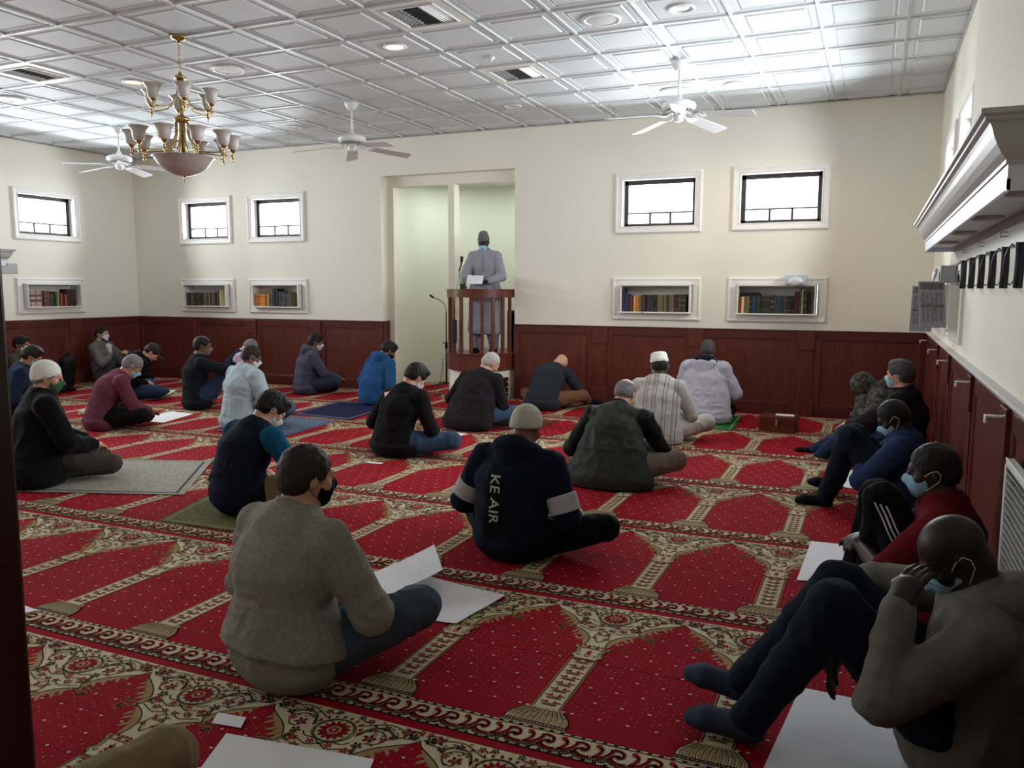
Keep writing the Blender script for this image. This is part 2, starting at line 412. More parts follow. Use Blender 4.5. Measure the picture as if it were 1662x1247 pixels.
# ================================================================== fitted carpet: arches, columns, scroll borders, woven as flat shapes
CU, CV, CX, CY = .582, 1.259, -.974, 2.41      # column pitch, row pitch, a column's x, that column's base y
def carpet_mat(name, col, var=.14):
    m = bpy.data.materials.new(name); m.use_nodes = True; n = m.node_tree.nodes; l = m.node_tree.links
    b = n['Principled BSDF']; b.inputs['Roughness'].default_value = .95; b.inputs['Specular IOR Level'].default_value = .08
    b.inputs['Sheen Weight'].default_value = 0; b.inputs['Sheen Roughness'].default_value = .5
    tc = n.new('ShaderNodeTexCoord')
    t = n.new('ShaderNodeTexNoise'); t.inputs['Scale'].default_value = 420; t.inputs['Detail'].default_value = 2; l.new(tc.outputs['Object'], t.inputs['Vector'])
    t2 = n.new('ShaderNodeTexNoise'); t2.inputs['Scale'].default_value = 5; t2.inputs['Detail'].default_value = 5; l.new(tc.outputs['Object'], t2.inputs['Vector'])
    a = n.new('ShaderNodeMath'); a.operation = 'ADD'; l.new(t.outputs['Fac'], a.inputs[0]); l.new(t2.outputs['Fac'], a.inputs[1])
    r = n.new('ShaderNodeMapRange'); r.inputs['From Min'].default_value = .7; r.inputs['From Max'].default_value = 1.3
    r.inputs['To Min'].default_value = 1 - var; r.inputs['To Max'].default_value = 1 + var; l.new(a.outputs[0], r.inputs['Value'])
    v = n.new('ShaderNodeVectorMath'); v.operation = 'SCALE'; v.inputs[0].default_value = col; l.new(r.outputs[0], v.inputs['Scale'])
    l.new(v.outputs[0], b.inputs['Base Color'])
    bp = n.new('ShaderNodeBump'); bp.inputs['Strength'].default_value = .5; bp.inputs['Distance'].default_value = .003
    l.new(t.outputs['Fac'], bp.inputs['Height']); l.new(bp.outputs[0], b.inputs['Normal'])
    return m
CM = [carpet_mat('carpet_red', srgb(146, 16, 34)), carpet_mat('carpet_ivory', srgb(203, 192, 160)), carpet_mat('carpet_tan', srgb(158, 135, 95)),
      carpet_mat('carpet_black', srgb(38, 30, 28)), carpet_mat('carpet_olive', srgb(104, 98, 66)), carpet_mat('carpet_wine', srgb(112, 20, 30)), carpet_mat('carpet_pink', srgb(214, 178, 160))]
RED, IVO, TAN, BLK, OLV, WIN_, PNK = range(7)
shapes = []     # (points2d, material, layer)
def poly(pts, mi, layer): shapes.append(([tuple(p) for p in pts], mi, layer))
def sym(pts, mi, layer):
    poly(pts, mi, layer); poly([(-x, y) for x, y in pts][::-1], mi, layer)
def stroke(pts, wd, mi, layer, mirror=False, taper=False):
    P = [np.array(p, float) for p in pts]; n = len(P)
    for i in range(n - 1):
        d = P[i + 1] - P[i]; L = np.linalg.norm(d)
        if L < 1e-6: continue
        nrm = np.array([-d[1], d[0]]) / L
        w0 = wd * (.25 + .75 * (1 - abs(2 * i / (n - 1) - 1))) if taper else wd
        w1 = wd * (.25 + .75 * (1 - abs(2 * (i + 1) / (n - 1) - 1))) if taper else wd
        e = d / L * wd * .15
        q = [P[i] - e + nrm * w0 / 2, P[i] - e - nrm * w0 / 2, P[i + 1] + e - nrm * w1 / 2, P[i + 1] + e + nrm * w1 / 2]
        poly(q, mi, layer)
        if mirror: poly([(-a, b) for a, b in q][::-1], mi, layer)
def blob(x, y, r, mi, layer, n=8, ry=None): poly([(x + r * cos(2 * pi * i / n), y + (ry or r) * sin(2 * pi * i / n)) for i in range(n)], mi, layer)
def leafp(x, y, ang, L, W, mi, layer, bend=0):
    pts = []
    for t, s in ((0, 0), (.25, .8), (.5, 1), (.75, .7), (1, 0), (.75, -.7), (.5, -1), (.25, -.8)):
        a = ang + bend * t; px, py = L * t, W * s / 2
        pts.append((x + px * cos(a) - py * sin(ang), y + px * sin(a) + py * cos(ang)))
    poly(pts, mi, layer)
def spline(pts, k=5):
    out = []; P = [np.array(p, float) for p in pts]; P = [2 * P[0] - P[1]] + P + [2 * P[-1] - P[-2]]
    for i in range(1, len(P) - 2):
        for j in range(k):
            t = j / k
            out.append(.5 * ((2 * P[i]) + (-P[i - 1] + P[i + 1]) * t + (2 * P[i - 1] - 5 * P[i] + 4 * P[i + 1] - P[i + 2]) * t * t + (-P[i - 1] + 3 * P[i] - 3 * P[i + 1] + P[i + 2]) * t ** 3))
    out.append(P[-2]); return [tuple(p) for p in out]

H = CU / 2
# ground colours (one tile spans u -H..H, v -.198..1.061)
poly([(-H, -.198), (H, -.198), (H, -.155), (-H, -.155)], RED, 0)
poly([(-H, -.155), (H, -.155), (H, -.030), (-H, -.030)], IVO, 0)
poly([(-H, -.030), (H, -.030), (H, .56), (-H, .56)], RED, 0)
poly([(-H, .56), (H, .56), (H, 1.061), (-H, 1.061)], IVO, 0)
# arch outline from the capital up to the peak
low = spline([(.045, .63), (.040, .67), (.046, .715), (.072, .757), (.110, .787), (.150, .800)])
upp = spline([(.150, .800), (.134, .832), (.150, .872), (.185, .912), (.235, .948), (.270, .972), (H, 1.002)])
outl = low + upp[1:]
sym([(x, y) for x, y in outl] + [(H, .55), (.045, .55)], TAN, 1)
# red field with flame shaped edge inside the tan leaves
def flame(path, off0, off1, teeth):
    P = [np.array(p) for p in path]; out = []
    for i, p in enumerate(P):
        t = P[min(i + 1, len(P) - 1)] - P[max(i - 1, 0)]; t /= np.linalg.norm(t); nn = np.array([t[1], -t[0]])
        f = i / (len(P) - 1); env = (sin(pi * min(1, f * 1.08 + .03)) ** .6) if f < 1 else 0
        o = (off0 + off1 * (1 if (i % 2) else -.25)) * max(env, .12)
        out.append(tuple(p + nn * o + t * (.010 if i % 2 else -.004)))
    return out
fl = flame(spline([(.047, .64), (.044, .70), (.072, .757), (.110, .787), (.150, .800)], 5), .026, .010, 1)
fu = flame(spline([(.160, .800), (.140, .832), (.150, .872), (.185, .912), (.235, .948), (H - .004, .996)], 5), .026, .011, 1)
red = [(.046, .60)] + fl[:-1] + [(.165, .775)] + fu[1:-1] + [(H, .992), (H, .5), (.046, .5)]
sym(red, RED, 2)
stroke(outl, .004, BLK, 3, True)
# curled scroll where the two leaves meet
stroke(spline([(.135, .800), (.165, .790), (.200, .790), (.208, .770), (.188, .762), (.180, .775)]), .011, TAN, 3, True)
stroke(spline([(.150, .812), (.175, .815), (.205, .812), (.214, .828)]), .009, TAN, 3, True)
for (x, y, a, L, W) in ((.075, .70, -.9, .05, .016), (.10, .735, -.8, .05, .016), (.125, .755, -1.0, .04, .014), (.165, .85, -.7, .05, .016), (.19, .875, -.8, .05, .016), (.225, .91, -.9, .05, .015), (.25, .935, -1.1, .04, .013)):
    leafp(x - .012, y + .012, a, L, W, TAN, 3); leafp(-x + .012, y + .012, pi - a, L, W, TAN, 3)
# column shaft
poly([(-.047, .09), (.047, .09), (.047, .51), (-.047, .51)], IVO, 3)
for s in (-1, 1): stroke([(s * .0475, .09), (s * .0475, .51)], .004, BLK, 4); stroke([(s * .052, .09), (s * .052, .51)], .004, TAN, 4)
for k in range(8):
    y = .125 + k * .05
    for s in (-1, 1):
        leafp(s * .004, y + .012, pi / 2 - s * 1.05, .040, .010, RED, 5, s * -.35); leafp(s * .002, y, pi / 2 - s * 1.35, .028, .012, OLV, 5); leafp(s * .012, y + .018, pi / 2 - s * .3, .018, .007, RED, 5)
    blob(0, y + .004, .008, OLV, 6); stroke([(-.028, y - .004), (0, y - .001), (.028, y - .004)], .003, BLK, 6)
# capital
cap = [(.047, .50), (.050, .525), (.064, .530), (.066, .545), (.054, .565), (.060, .600), (.074, .612), (.074, .628), (0, .640)]
poly([(x, y) for x, y in cap] + [(-x, y) for x, y in cap[::-1]], TAN, 4)
cap2 = [(.042, .512), (.046, .535), (.052, .540), (.046, .565), (.050, .603), (0, .608)]
poly(cap2 + [(-x, y) for x, y in cap2[::-1]], IVO, 5)
for s in (-1, 1): stroke(spline([(s * .046, .600), (s * .040, .570), (s * .044, .545), (s * .030, .538), (s * .030, .552)], 4), .004, BLK, 6); stroke([(x * s, y) for x, y in cap[:8]], .003, BLK, 6)
for y in (.512, .504): stroke([(-.045, y), (.045, y)], .003, BLK, 6)
stroke([(-.052, .606), (.052, .606)], .003, BLK, 6)
for k in range(-3, 4): blob(k * .018, .619, .007, RED if k % 2 else IVO, 6, 6); blob(k * .018, .634, .006, WIN_, 6, 6)
for k in range(3): leafp(0, .53 + k * .018, pi / 2 - .6, .022, .008, RED, 6); leafp(0, .53 + k * .018, pi / 2 + .6, .022, .008, RED, 6)
leafp(0, .55, pi / 2, .05, .009, WIN_, 6)
# bell shaped column base
bell = [(.112, -.012), (.112, .02), (.104, .045), (.088, .068), (.072, .088)]
poly(bell + [(-x, y) for x, y in bell[::-1]], IVO, 4)
for k in range(-5, 6):
    x0 = k * .0195; x1 = k * .0125
    stroke([(x0, .002), (x0 * 1.02, .03), (x0 * .9, .055), (x1, .085)], .009, TAN, 5); stroke([(x0 + .009, .002), (x0 * 1.02 + .009, .03), (x0 * .9 + .008, .055), (x1 + .006, .085)], .003, BLK, 6)
stroke([(x, y) for x, y in bell], .004, BLK, 6, True)
for k in range(-3, 4): blob(k * .0215, .092, .0095, TAN, 6, 8); blob(k * .0215, .094, .006, IVO, 7, 6)
for y, c in ((-.003, BLK), (-.010, WIN_), (-.018, BLK), (-.024, IVO)): stroke([(-.115, y), (.115, y)], .005, c, 7)
for k in range(-8, 9): blob(k * .0135, -.012, .0032, PNK, 8, 4)
# dashed edge lines and scroll border
for v0 in (-.031, -.148):
    stroke([(-H, v0), (H, v0)], .012, BLK, 3)
    for k in range(16): u = -H + (k + .5) * CU / 16; poly([(u - .012, v0 - .004), (u + .010, v0 - .004), (u + .012, v0 + .004), (u - .010, v0 + .004)], IVO, 4)
stroke([(-H, -.156), (H, -.156)], .003, BLK, 3)
for k in range(5):
    u = -H + k * CU / 5; s = CU / 5 / .1164
    q = lambda pts: [(u + x * s, -.09 + y) for x, y in pts]
    stroke(q(spline([(-.004, -.022), (.02, -.044), (.055, -.050), (.09, -.045), (.1164, -.022)], 4)), .018, TAN, 3)
    stroke(q(spline([(-.004, -.030), (.02, -.053), (.055, -.059), (.09, -.054), (.1164, -.030)], 4)), .003, BLK, 4)
    stroke(q(spline([(.0, -.018), (.022, -.034), (.052, -.036), (.075, -.018), (.085, .015), (.075, .030)], 4)), .013, RED, 5, taper=False)
    stroke(q(spline([(.058, -.030), (.085, -.028), (.108, -.004), (.118, .024)], 4)), .012, RED, 5)
    stroke(q(spline([(-.006, .026), (.012, .034), (.035, .026), (.040, .006), (.028, -.006), (.020, .002)], 4)), .011, RED, 5)
    stroke(q(spline([(.0, -.018), (.012, .0), (.03, .006)], 4)), .009, RED, 5)
    stroke(q(spline([(.058, -.034), (.072, -.010), (.078, .012)], 4)), .006, PNK, 6)
    blob(u + .070 * s, -.09 + .032, .011, RED, 6)
# woven dots on the red field
for r in range(11):
    for c in range(7):
        for big in (0, 1):
            u = -H + (c + (.5 if r % 2 else 0)) * CU / 6; v = .10 + r * .0998 - .0
            if abs(u) > H - .001 and u > 0: continue
            du = H - abs(u)       # distance from the arch axis
            def inside(u, v):
                a = abs(u)
                if a < .07 and v < .66: return False
                if a < .125 and v < .1: return False
                top = np.interp(a, [.06, .10, .16, .2, .25, H], [.66, .73, .76, .86, .90, .955]); return v < top and v > -.01
            if big:
                if inside(u, v): blob(u, v, .0075, PNK, 4, 6, .0055)
            else:
                for dv in (.05,):
                    if inside(u, v + dv): blob(u, v + dv, .003, PNK, 4, 4)
                uu = u + CU / 24
                for dv in (0, .033, .066):
                    if abs(uu) < H and inside(uu, v + dv): blob(uu, v + dv, .0022, PNK, 4, 4)
                    if abs(u - CU / 24) < H and inside(u - CU / 24, v + dv): blob(u - CU / 24, v + dv, .0022, PNK, 4, 4)
# floral spandrel: rosette above each column, vines and flowers around it
ry = .942
for i in range(14):
    a = 2 * pi * i / 14; leafp(.020 * cos(a), ry + .020 * sin(a), a, .038, .017, WIN_ if i % 2 else RED, 4)
stroke([(.064 * cos(2 * pi * i / 28) * (1 + .06 * (i % 2)), ry + .064 * sin(2 * pi * i / 28) * (1 + .06 * (i % 2))) for i in range(29)], .0045, BLK, 4)
stroke([(.074 * cos(2 * pi * i / 28), ry + .070 * sin(2 * pi * i / 28)) for i in range(29)], .005, OLV, 3)
blob(0, ry, .026, TAN, 5, 10); blob(0, ry, .017, RED, 6, 8); blob(0, ry, .007, IVO, 7, 6)
for i in range(10):
    a = pi * (i + .5) / 10; leafp(.080 * cos(a), ry + .076 * sin(a), a, .018, .012, WIN_, 4)
rs = np.random.RandomState(5)
def flower(x, y, r, c=WIN_, c2=OLV):
    for i in range(5):
        a = 2 * pi * i / 5 + x * 30; leafp(x + r * .2 * cos(a), y + r * .2 * sin(a), a, r, r * .6, c, 5)
    blob(x, y, r * .28, c2, 6, 6)
for (x, y, r, c) in ((.135, .945, .022, WIN_), (.155, 1.02, .015, BLK), (.235, 1.025, .024, WIN_), (.262, 1.012, .018, BLK), (.205, .985, .014, BLK), (.120, .895, .018, BLK), (.100, .855, .016, RED),
                     (.180, .955, .012, RED), (.085, 1.035, .014, WIN_), (.045, 1.045, .013, BLK), (.035, .86, .014, RED), (.072, .82, .015, WIN_), (.02, .81, .012, BLK), (.015, .76, .011, RED), (.03, .72, .010, WIN_), (.275, 1.045, .012, RED)):
    flower(x, y, r, c); flower(-x, y, r, c)
for pts in ([(.085, .94), (.10, .985), (.15, .995), (.185, .965), (.17, .925), (.135, .915)], [(.07, 1.0), (.11, 1.025), (.16, 1.045), (.21, 1.035), (.25, 1.045), (.285, 1.03)], [(.0, .86), (.04, .84), (.08, .855), (.12, .86), (.125, .83)],
            [(.0, .80), (.02, .77), (.03, .74), (.015, .70), (.0, .68)], [(.19, .965), (.22, .99), (.25, .995), (.28, 1.01)], [(.0, .855), (.03, .88), (.07, .88), (.09, .90)], [(.03, .80), (.06, .79), (.09, .80), (.125, .815)]):
    stroke(spline(pts, 4), .0042, BLK, 4, True)
for pts in ([(.09, .96), (.115, 1.005), (.165, 1.015), (.20, .99)], [(.10, .83), (.13, .85), (.118, .885)]): stroke(spline(pts, 4), .010, OLV, 3, True)
for i in range(60):
    x = rs.uniform(.0, H); y = rs.uniform(.68, 1.05); t = np.interp(x, [0, .03, .05, .15, .15, .29], [.66, .68, .76, .84, .88, 1.03])
    if y < t + .012 or (x * x + (y - ry) ** 2) < .08 ** 2: continue
    a = rs.uniform(0, 6.28); c = (RED, BLK, WIN_, OLV)[i % 4]
    leafp(x, y, a, .018, .006, c, 4); leafp(-x, y, pi - a, .018, .006, c, 4)

# assemble one tile, then repeat it over the hall
verts = []; faces = []; fm = []
for pts, mi, layer in shapes:
    k = len(verts); a = sum(pts[i][0] * pts[(i + 1) % len(pts)][1] - pts[(i + 1) % len(pts)][0] * pts[i][1] for i in range(len(pts)))
    if a < 0: pts = pts[::-1]
    verts += [(x, y, layer * .0005) for x, y in pts]; faces.append(list(range(k, k + len(pts)))); fm.append(mi)
tv = np.array(verts); NT = len(tv)
reps = [(i, j) for i in range(-18, 3) for j in range(-2, 8) if (CY + CV * j - .198 < D) or (-10 <= i <= -4)]
reps = [(i, j) for i, j in reps if j < 6 or (-10 <= i <= -4)]
allv = np.concatenate([tv + [CX + CU * i, CY + CV * j, 0] for i, j in reps])
sel = allv[:, 0] < XL; allv[sel, 0] = XL; sel = allv[:, 0] > XR + .02; allv[sel, 0] = XR + .02
nf = len(faces); lens = np.array([len(f) for f in faces]); flat = np.concatenate([np.array(f) for f in faces])
me = bpy.data.meshes.new('floor'); R_ = len(reps)
me.vertices.add(len(allv)); me.vertices.foreach_set('co', allv.astype(np.float32).ravel())
loops = (flat[None, :] + (np.arange(R_) * NT)[:, None]).ravel(); me.loops.add(len(loops)); me.loops.foreach_set('vertex_index', loops.astype(np.int32))
st = np.concatenate([[0], np.cumsum(np.tile(lens, R_))[:-1]]); me.polygons.add(nf * R_); me.polygons.foreach_set('loop_start', st.astype(np.int32))
for c in CM: me.materials.append(c)
me.polygons.foreach_set('material_index', np.tile(np.array(fm), R_).astype(np.int32)); me.update(calc_edges=True); me.validate()
fl_o = bpy.data.objects.new('floor', me); COL.objects.link(fl_o); struct(fl_o)
m = MB(); m.box(XL - .2, XR + .2, YB - .2, D + 2, -.06, -.002); struct(m.build('floor_slab', CM[0]))
# ================================================================== ceiling fixtures
def recessed_light(x, y, on=True, label=''):
    root = empty('recessed_light', (x, y, HC)); tag(root, label, 'ceiling light', 'recessed ceiling lights')
    m = MB(); m.lathe([(.074, .004), (.098, .004), (.102, -.004), (.094, -.009), (.078, -.007), (.074, .004)], n=32, cap=False); m.build('trim_ring', WHITEP, root)
    if on: dm = mat('lit_lamp_face', (1, .8, .55), .5, emit=(1, .60, .27), estr=3.6)
    else: dm = mat('unlit_lamp_face', srgb(200, 206, 208), .3)
    m = MB(); m.lathe([(0, .001), (.05, .000), (.075, .003)], n=32, cap=False); m.build('lens', dm, root)
    if on:
        l = bpy.data.lights.new('lamp_glow', 'SPOT'); l.energy = 22; l.color = (1, .72, .45); l.shadow_soft_size = .07; l.spot_size = radians(150); l.spot_blend = .8
        lo = bpy.data.objects.new('lamp_glow', l); COL.objects.link(lo); lo.parent = root; lo.location = (0, 0, -.02)
    return root
recessed_light(-3.84, 6.24, True, 'glowing recessed light near the ceiling centre, left of the upper middle vent')
recessed_light(-6.89, 6.24, True, 'glowing recessed light above the chandelier on its left')
recessed_light(-1.40, 8.68, True, 'glowing recessed light beside the right hand ceiling fan')
recessed_light(-1.40, 6.24, False, 'unlit recessed light at the top edge, right of the ceiling speaker')
recessed_light(-6.89, 8.74, False, 'small unlit recessed light far back, between the two left fans')
recessed_light(-3.84, 8.74, False, 'small unlit recessed light far back, above the pulpit alcove')
def speaker(x, y, label):
    root = empty('ceiling_speaker', (x, y, HC)); tag(root, label, 'speaker', 'round white ceiling speakers')
    m = MB(); m.lathe([(.118, 0), (.150, .004), (.153, -.006), (.145, -.014), (.122, -.012), (.118, -.006)], n=40, cap=False); m.build('rim', WHITEP, root)
    m = MB(); m.lathe([(0, -.016), (.06, -.015), (.122, -.008)], n=40, cap=False); m.build('grille', mat('speaker_grille', srgb(205, 205, 203), .5, bump=.6, bscale=500), root)
    for k in range(4):
        a = pi / 4 + k * pi / 2; mm = MB(); mm.ball((.134 * cos(a), .134 * sin(a), -.014), .005, 8); mm.build('screw', mat('grey_handle', (0, 0, 0)), root)
speaker(-2.01, 6.24, 'round ceiling speaker at top, right of the middle air vent'); speaker(-2.01, 8.72, 'round ceiling speaker behind the right hand fan')
speaker(-5.67, 6.24, 'round ceiling speaker right of the chandelier stem'); speaker(-8.72, 6.24, 'round ceiling speaker at far left, below the left air vent')
def detector(x, y, label):
    o = MB().lathe([(.0, -.034), (.012, -.034), (.014, -.02), (.022, -.014), (.036, -.010), (.038, 0)], n=20).build('smoke_detector', WHITEP, None, (x, y, HC)); tag(o, label, 'smoke detector')
detector(-3.23, 6.85, 'small white domed sensor on a ceiling tile, above the middle fan')
def vent(i, j, label):
    x1 = GX0 - T * i; x0 = x1 - T; y0 = GY0 + T * j; y1 = y0 + T; c = ((x0 + x1) / 2, (y0 + y1) / 2)
    root = empty('air_vent', (*c, HC)); tag(root, label, 'air vent', 'square four way ceiling air vents')
    m = MB(); a, b = T / 2 - .012, .205
    for s in ((-a, a, -a, -b), (-a, a, b, a), (-a, -b, -b, b), (b, a, -b, b)): m.box(s[0], s[1], s[2], s[3], -.003, .006)
    for s in ((-b - .015, b + .015, -b - .015, -b), (-b - .015, b + .015, b, b + .015), (-b - .015, -b, -b, b), (b, b + .015, -b, b)): m.bbox(s[0], s[1], s[2], s[3], -.012, .0, .003)
    m.build('vent_frame', WHITEP, root)
    m = MB(); m.box(-b, b, -b, b, .07, .08); m.box(-b - .002, -b, -b, b, 0, .08); m.box(b, b + .002, -b, b, 0, .08); m.box(-b, b, -b - .002, -b, 0, .08); m.box(-b, b, b, b + .002, 0, .08)
    m.build('duct', mat('vent_dark', srgb(58, 56, 58), .7), root)
    # three banks of tilted slats: two running along y at the sides, one bank along x in the middle
    def slat(mm, p0, p1, wv, thick=.0012):
        p0 = Vector(p0); p1 = Vector(p1); wv = Vector(wv); t = Vector((0, 0, thick)); mm.add([p0, p1, p1 + wv, p0 + wv, p0 + t, p1 + t, p1 + wv + t, p0 + wv + t], [(0, 1, 2, 3), (7, 6, 5, 4), (0, 4, 5, 1), (3, 2, 6, 7), (0, 3, 7, 4), (1, 5, 6, 2)])
    for sgn, nm in ((-1, 'slat_bank'), (1, 'slat_bank')):
        m = MB()
        for k in range(5):
            x = sgn * (b - .012 - k * .026); slat(m, (x, -b, -.004), (x, b, -.004), (-sgn * -.020, 0, .028))
        m.build(nm, WHITEP, root)
    m = MB()
    for k in range(8):
        y = -b + .03 + k * .05; slat(m, (-.075, y, -.002), (.075, y, -.002), (0, .028, .03))
    m.box(-.080, -.075, -b, b, -.004, .03); m.box(.075, .080, -b, b, -.004, .03)
    m.build('slat_bank', mat('grey_slat', srgb(150, 150, 152), .5), root)
vent(4, 1, 'square air vent at the top, nearest the middle of the ceiling'); vent(4, 4, 'square air vent above the pulpit side, further back'); vent(11, 1, 'dark square air vent at far left of the ceiling')

# ------------------------------------------------------------------ ceiling fans
FANW = mat('fan_white', srgb(232, 233, 232), .35); FANG = mat('fan_blade', srgb(214, 212, 214), .45, noise=.03, nscale=12)
def fan(x, y, ang, label):
    root = empty('ceiling_fan', (x, y, HC)); tag(root, label, 'ceiling fan', 'white five blade ceiling fans')
    m = MB(); m.lathe([(.0, -.085), (.03, -.085), (.045, -.075), (.075, -.03), (.08, -.0), (0, 0)], n=28); m.build('canopy', FANW, root)
    m = MB(); m.tube([(0, 0, -.07), (0, 0, -.34)], .012, 12); m.build('downrod', FANW, root)
    m = MB(); m.lathe([(0, -.30), (.022, -.30), (.028, -.325), (.045, -.345), (.10, -.352), (.145, -.372), (.156, -.395), (.15, -.415), (.125, -.43), (.10, -.44), (.0, -.44)], n=40)
    m.build('motor_housing', FANW, root)
    m = MB()
    for k in range(30):
        a = 2 * pi * k / 30; M = Matrix.Rotation(a, 4, 'Z'); q = MB(); q.box(.085, .128, -.004, .004, -.450, -.428); m.add([M @ Vector(v) for v in q.v], q.f)
    m.lathe([(.0, -.452), (.085, -.452), (.09, -.43), (0, -.43)], n=30)
    m.build('vent_ring', mat('fan_grey', srgb(170, 172, 172), .4), root)
    m = MB(); m.lathe([(0, -.53), (.03, -.53), (.045, -.515), (.05, -.46), (.05, -.45), (0, -.45)], n=28); m.build('switch_cup', FANW, root)
    m = MB(); m.tube([(.03, .02, -.52), (.03, .02, -.60)], .0015, 6); m.ball((.03, .02, -.603), .005, 8); m.build('pull_chain', BRASS, root)
    for k in range(5):
        a = radians(ang) + 2 * pi * k / 5; M = Matrix.Rotation(a, 4, 'Z') @ Matrix.Translation((0, 0, -.462)) @ Matrix.Rotation(radians(5), 4, 'Y') @ Matrix.Rotation(radians(-13), 4, 'X')
        q = MB(); q.tube([(.075, 0, .005), (.11, .0, -.016), (.15, .012, -.018), (.185, .025, -.012), (.21, .012, -.008)], .007, 8); q.tube([(.11, 0, -.016), (.15, -.014, -.018), (.185, -.025, -.012), (.21, -.012, -.008)], .006, 8)
        q.bbox(.175, .25, -.035, .035, -.010, -.006, .002); m = MB(); m.add([M @ Vector(v) for v in q.v], q.f, 0, True); br = m.build('blade_bracket', FANW, root)
        q = MB(); n = 10; pl = [(.20, -.052), (.215, -.058)] + [(.66, -.071), (.675, -.066), (.685, -.05)] + [(.685, .05), (.675, .066), (.66, .071)] + [(.215, .058), (.20, .052)]
        q.prism(pl, -.006, .0, 'XY'); m = MB(); m.add([M @ Vector(v) for v in q.v], q.f); m.build('blade', FANG, root)
fan(-5.40, 7.85, -19, 'ceiling fan in the middle, left of the pulpit alcove'); fan(-1.712, 7.62, -78, 'ceiling fan on the right, above the front wall windows'); fan(-8.98, 7.86, -36, 'ceiling fan at far left, partly behind the chandelier')

# ------------------------------------------------------------------ two tier brass chandelier
SHADE = mat('frosted_glass_shade', srgb(205, 198, 194), .35, spec=.5, noise=.07, nscale=30)
BOWL = mat('marbled_glass_bowl', srgb(176, 160, 158), .3, spec=.5, noise=.06, nscale=22)
def chandelier(x, y):
    root = empty('chandelier', (x, y, HC)); tag(root, 'two tier brass chandelier with frosted bell shades and marbled glass bowl', 'chandelier')
    m = MB(); m.lathe([(0, -.05), (.012, -.05), (.018, -.03), (.05, -.02), (.065, -.004), (.065, 0), (0, 0)], n=28); m.build('canopy', BRASS, root)
    m = MB()
    for k in range(11):
        z = -.055 - k * .021; a = (k % 2) * pi / 2
        m.tube([(.007 * cos(t) * cos(a), .007 * cos(t) * sin(a), z + .014 * sin(t)) for t in [2 * pi * q / 10 for q in range(11)]], .0022, 6)
    m.build('chain', BRASS, root)
    Z1 = -.30
    m = MB(); m.lathe([(0, Z1 + .02), (.01, Z1 + .02), (.018, Z1), (.045, Z1 - .012), (.048, Z1 - .03), (.0, Z1 - .03)], n=24)
    m.tube([(0, 0, Z1), (0, 0, -.95)], .016, 12)
    m.lathe([(0, -.62), (.02, -.62), (.035, -.63), (.062, -.645), (.068, -.665), (.045, -.672), (.02, -.69), (.022, -.71), (.008, -.73), (0, -.74)], n=24)
    for k in range(8):
        a = 2 * pi * k / 8; m.ball((.068 * cos(a), .068 * sin(a), -.672), .006, 8)
    m.lathe([(0, -.945), (.03, -.945), (.17, -.955), (.178, -.965), (.17, -.972), (0, -.972)], n=32)
    m.build('stem', BRASS, root)
    def tier(n, rad, ztop, zarm, ph, r0, sc):
        for k in range(n):
            a = ph + 2 * pi * k / n; ca, sa = cos(a), sin(a)
            P = [(r0, ztop), (r0 + .004, ztop - .10), (r0 + .012, zarm + .13), (r0 + .045, zarm + .05), (r0 + .09, zarm + .012), (rad * .75, zarm - .002), (rad, zarm)]
            pts = [(px * ca, px * sa, pz) for px, pz in P]; m = MB(); m.tube(pts, [.006] * 5 + [.005] * 2, 8); arm = m.build('arm', BRASS, root)
            m = MB(); c = (rad * ca, rad * sa, zarm)
            m.lathe([(0, -.055), (.004, -.055), (.006, -.045), (.003, -.04), (.013, -.028), (.014, -.018), (.006, -.010), (.012, .0), (.012, .010), (.006, .018), (.016, .028), (.018, .036), (.028, .046), (.03, .056), (.0, .056)], c, 16)
            m.build('lamp_cup', BRASS, root)
            m = MB(); s = sc
            m.lathe([(.024 * s, .048), (.036 * s, .056), (.045 * s, .08), (.048 * s, .11), (.054 * s, .135), (.068 * s, .155), (.077 * s, .160), (.075 * s, .162), (.064 * s, .156), (.050 * s, .133), (.044 * s, .11), (.041 * s, .08), (.032 * s, .06), (.02 * s, .052)], c, 28, cap=False)
            m.build('glass_shade', SHADE, root)
    tier(6, .255, -.33, -.58, .35, .026, 1.0)
    tier(10, .39, -.68, -.93, .12, .050, 1.08)
    m = MB(); m.lathe([(0, -1.115), (.06, -1.108), (.12, -1.085), (.175, -1.05), (.21, -1.005), (.232, -.972), (.236, -.965), (.25, -.962), (.228, -.955), (.20, -1.0), (.165, -1.045), (.11, -1.078), (0, -1.10)], n=48)
    for i, v in enumerate(m.v):
        r = math.hypot(v[0], v[1]); a = math.atan2(v[1], v[0]); k = 1 + .025 * sin(a * 24) * (r / .2); m.v[i] = (v[0] * k, v[1] * k, v[2])
    m.build('glass_bowl', BOWL, root)
    m = MB(); m.lathe([(0, -1.165), (.004, -1.165), (.006, -1.15), (.003, -1.146), (.009, -1.132), (.005, -1.12), (.02, -1.115), (.02, -1.108), (0, -1.108)], n=16); m.build('finial', BRASS, root)
chandelier(-5.32, 5.30)

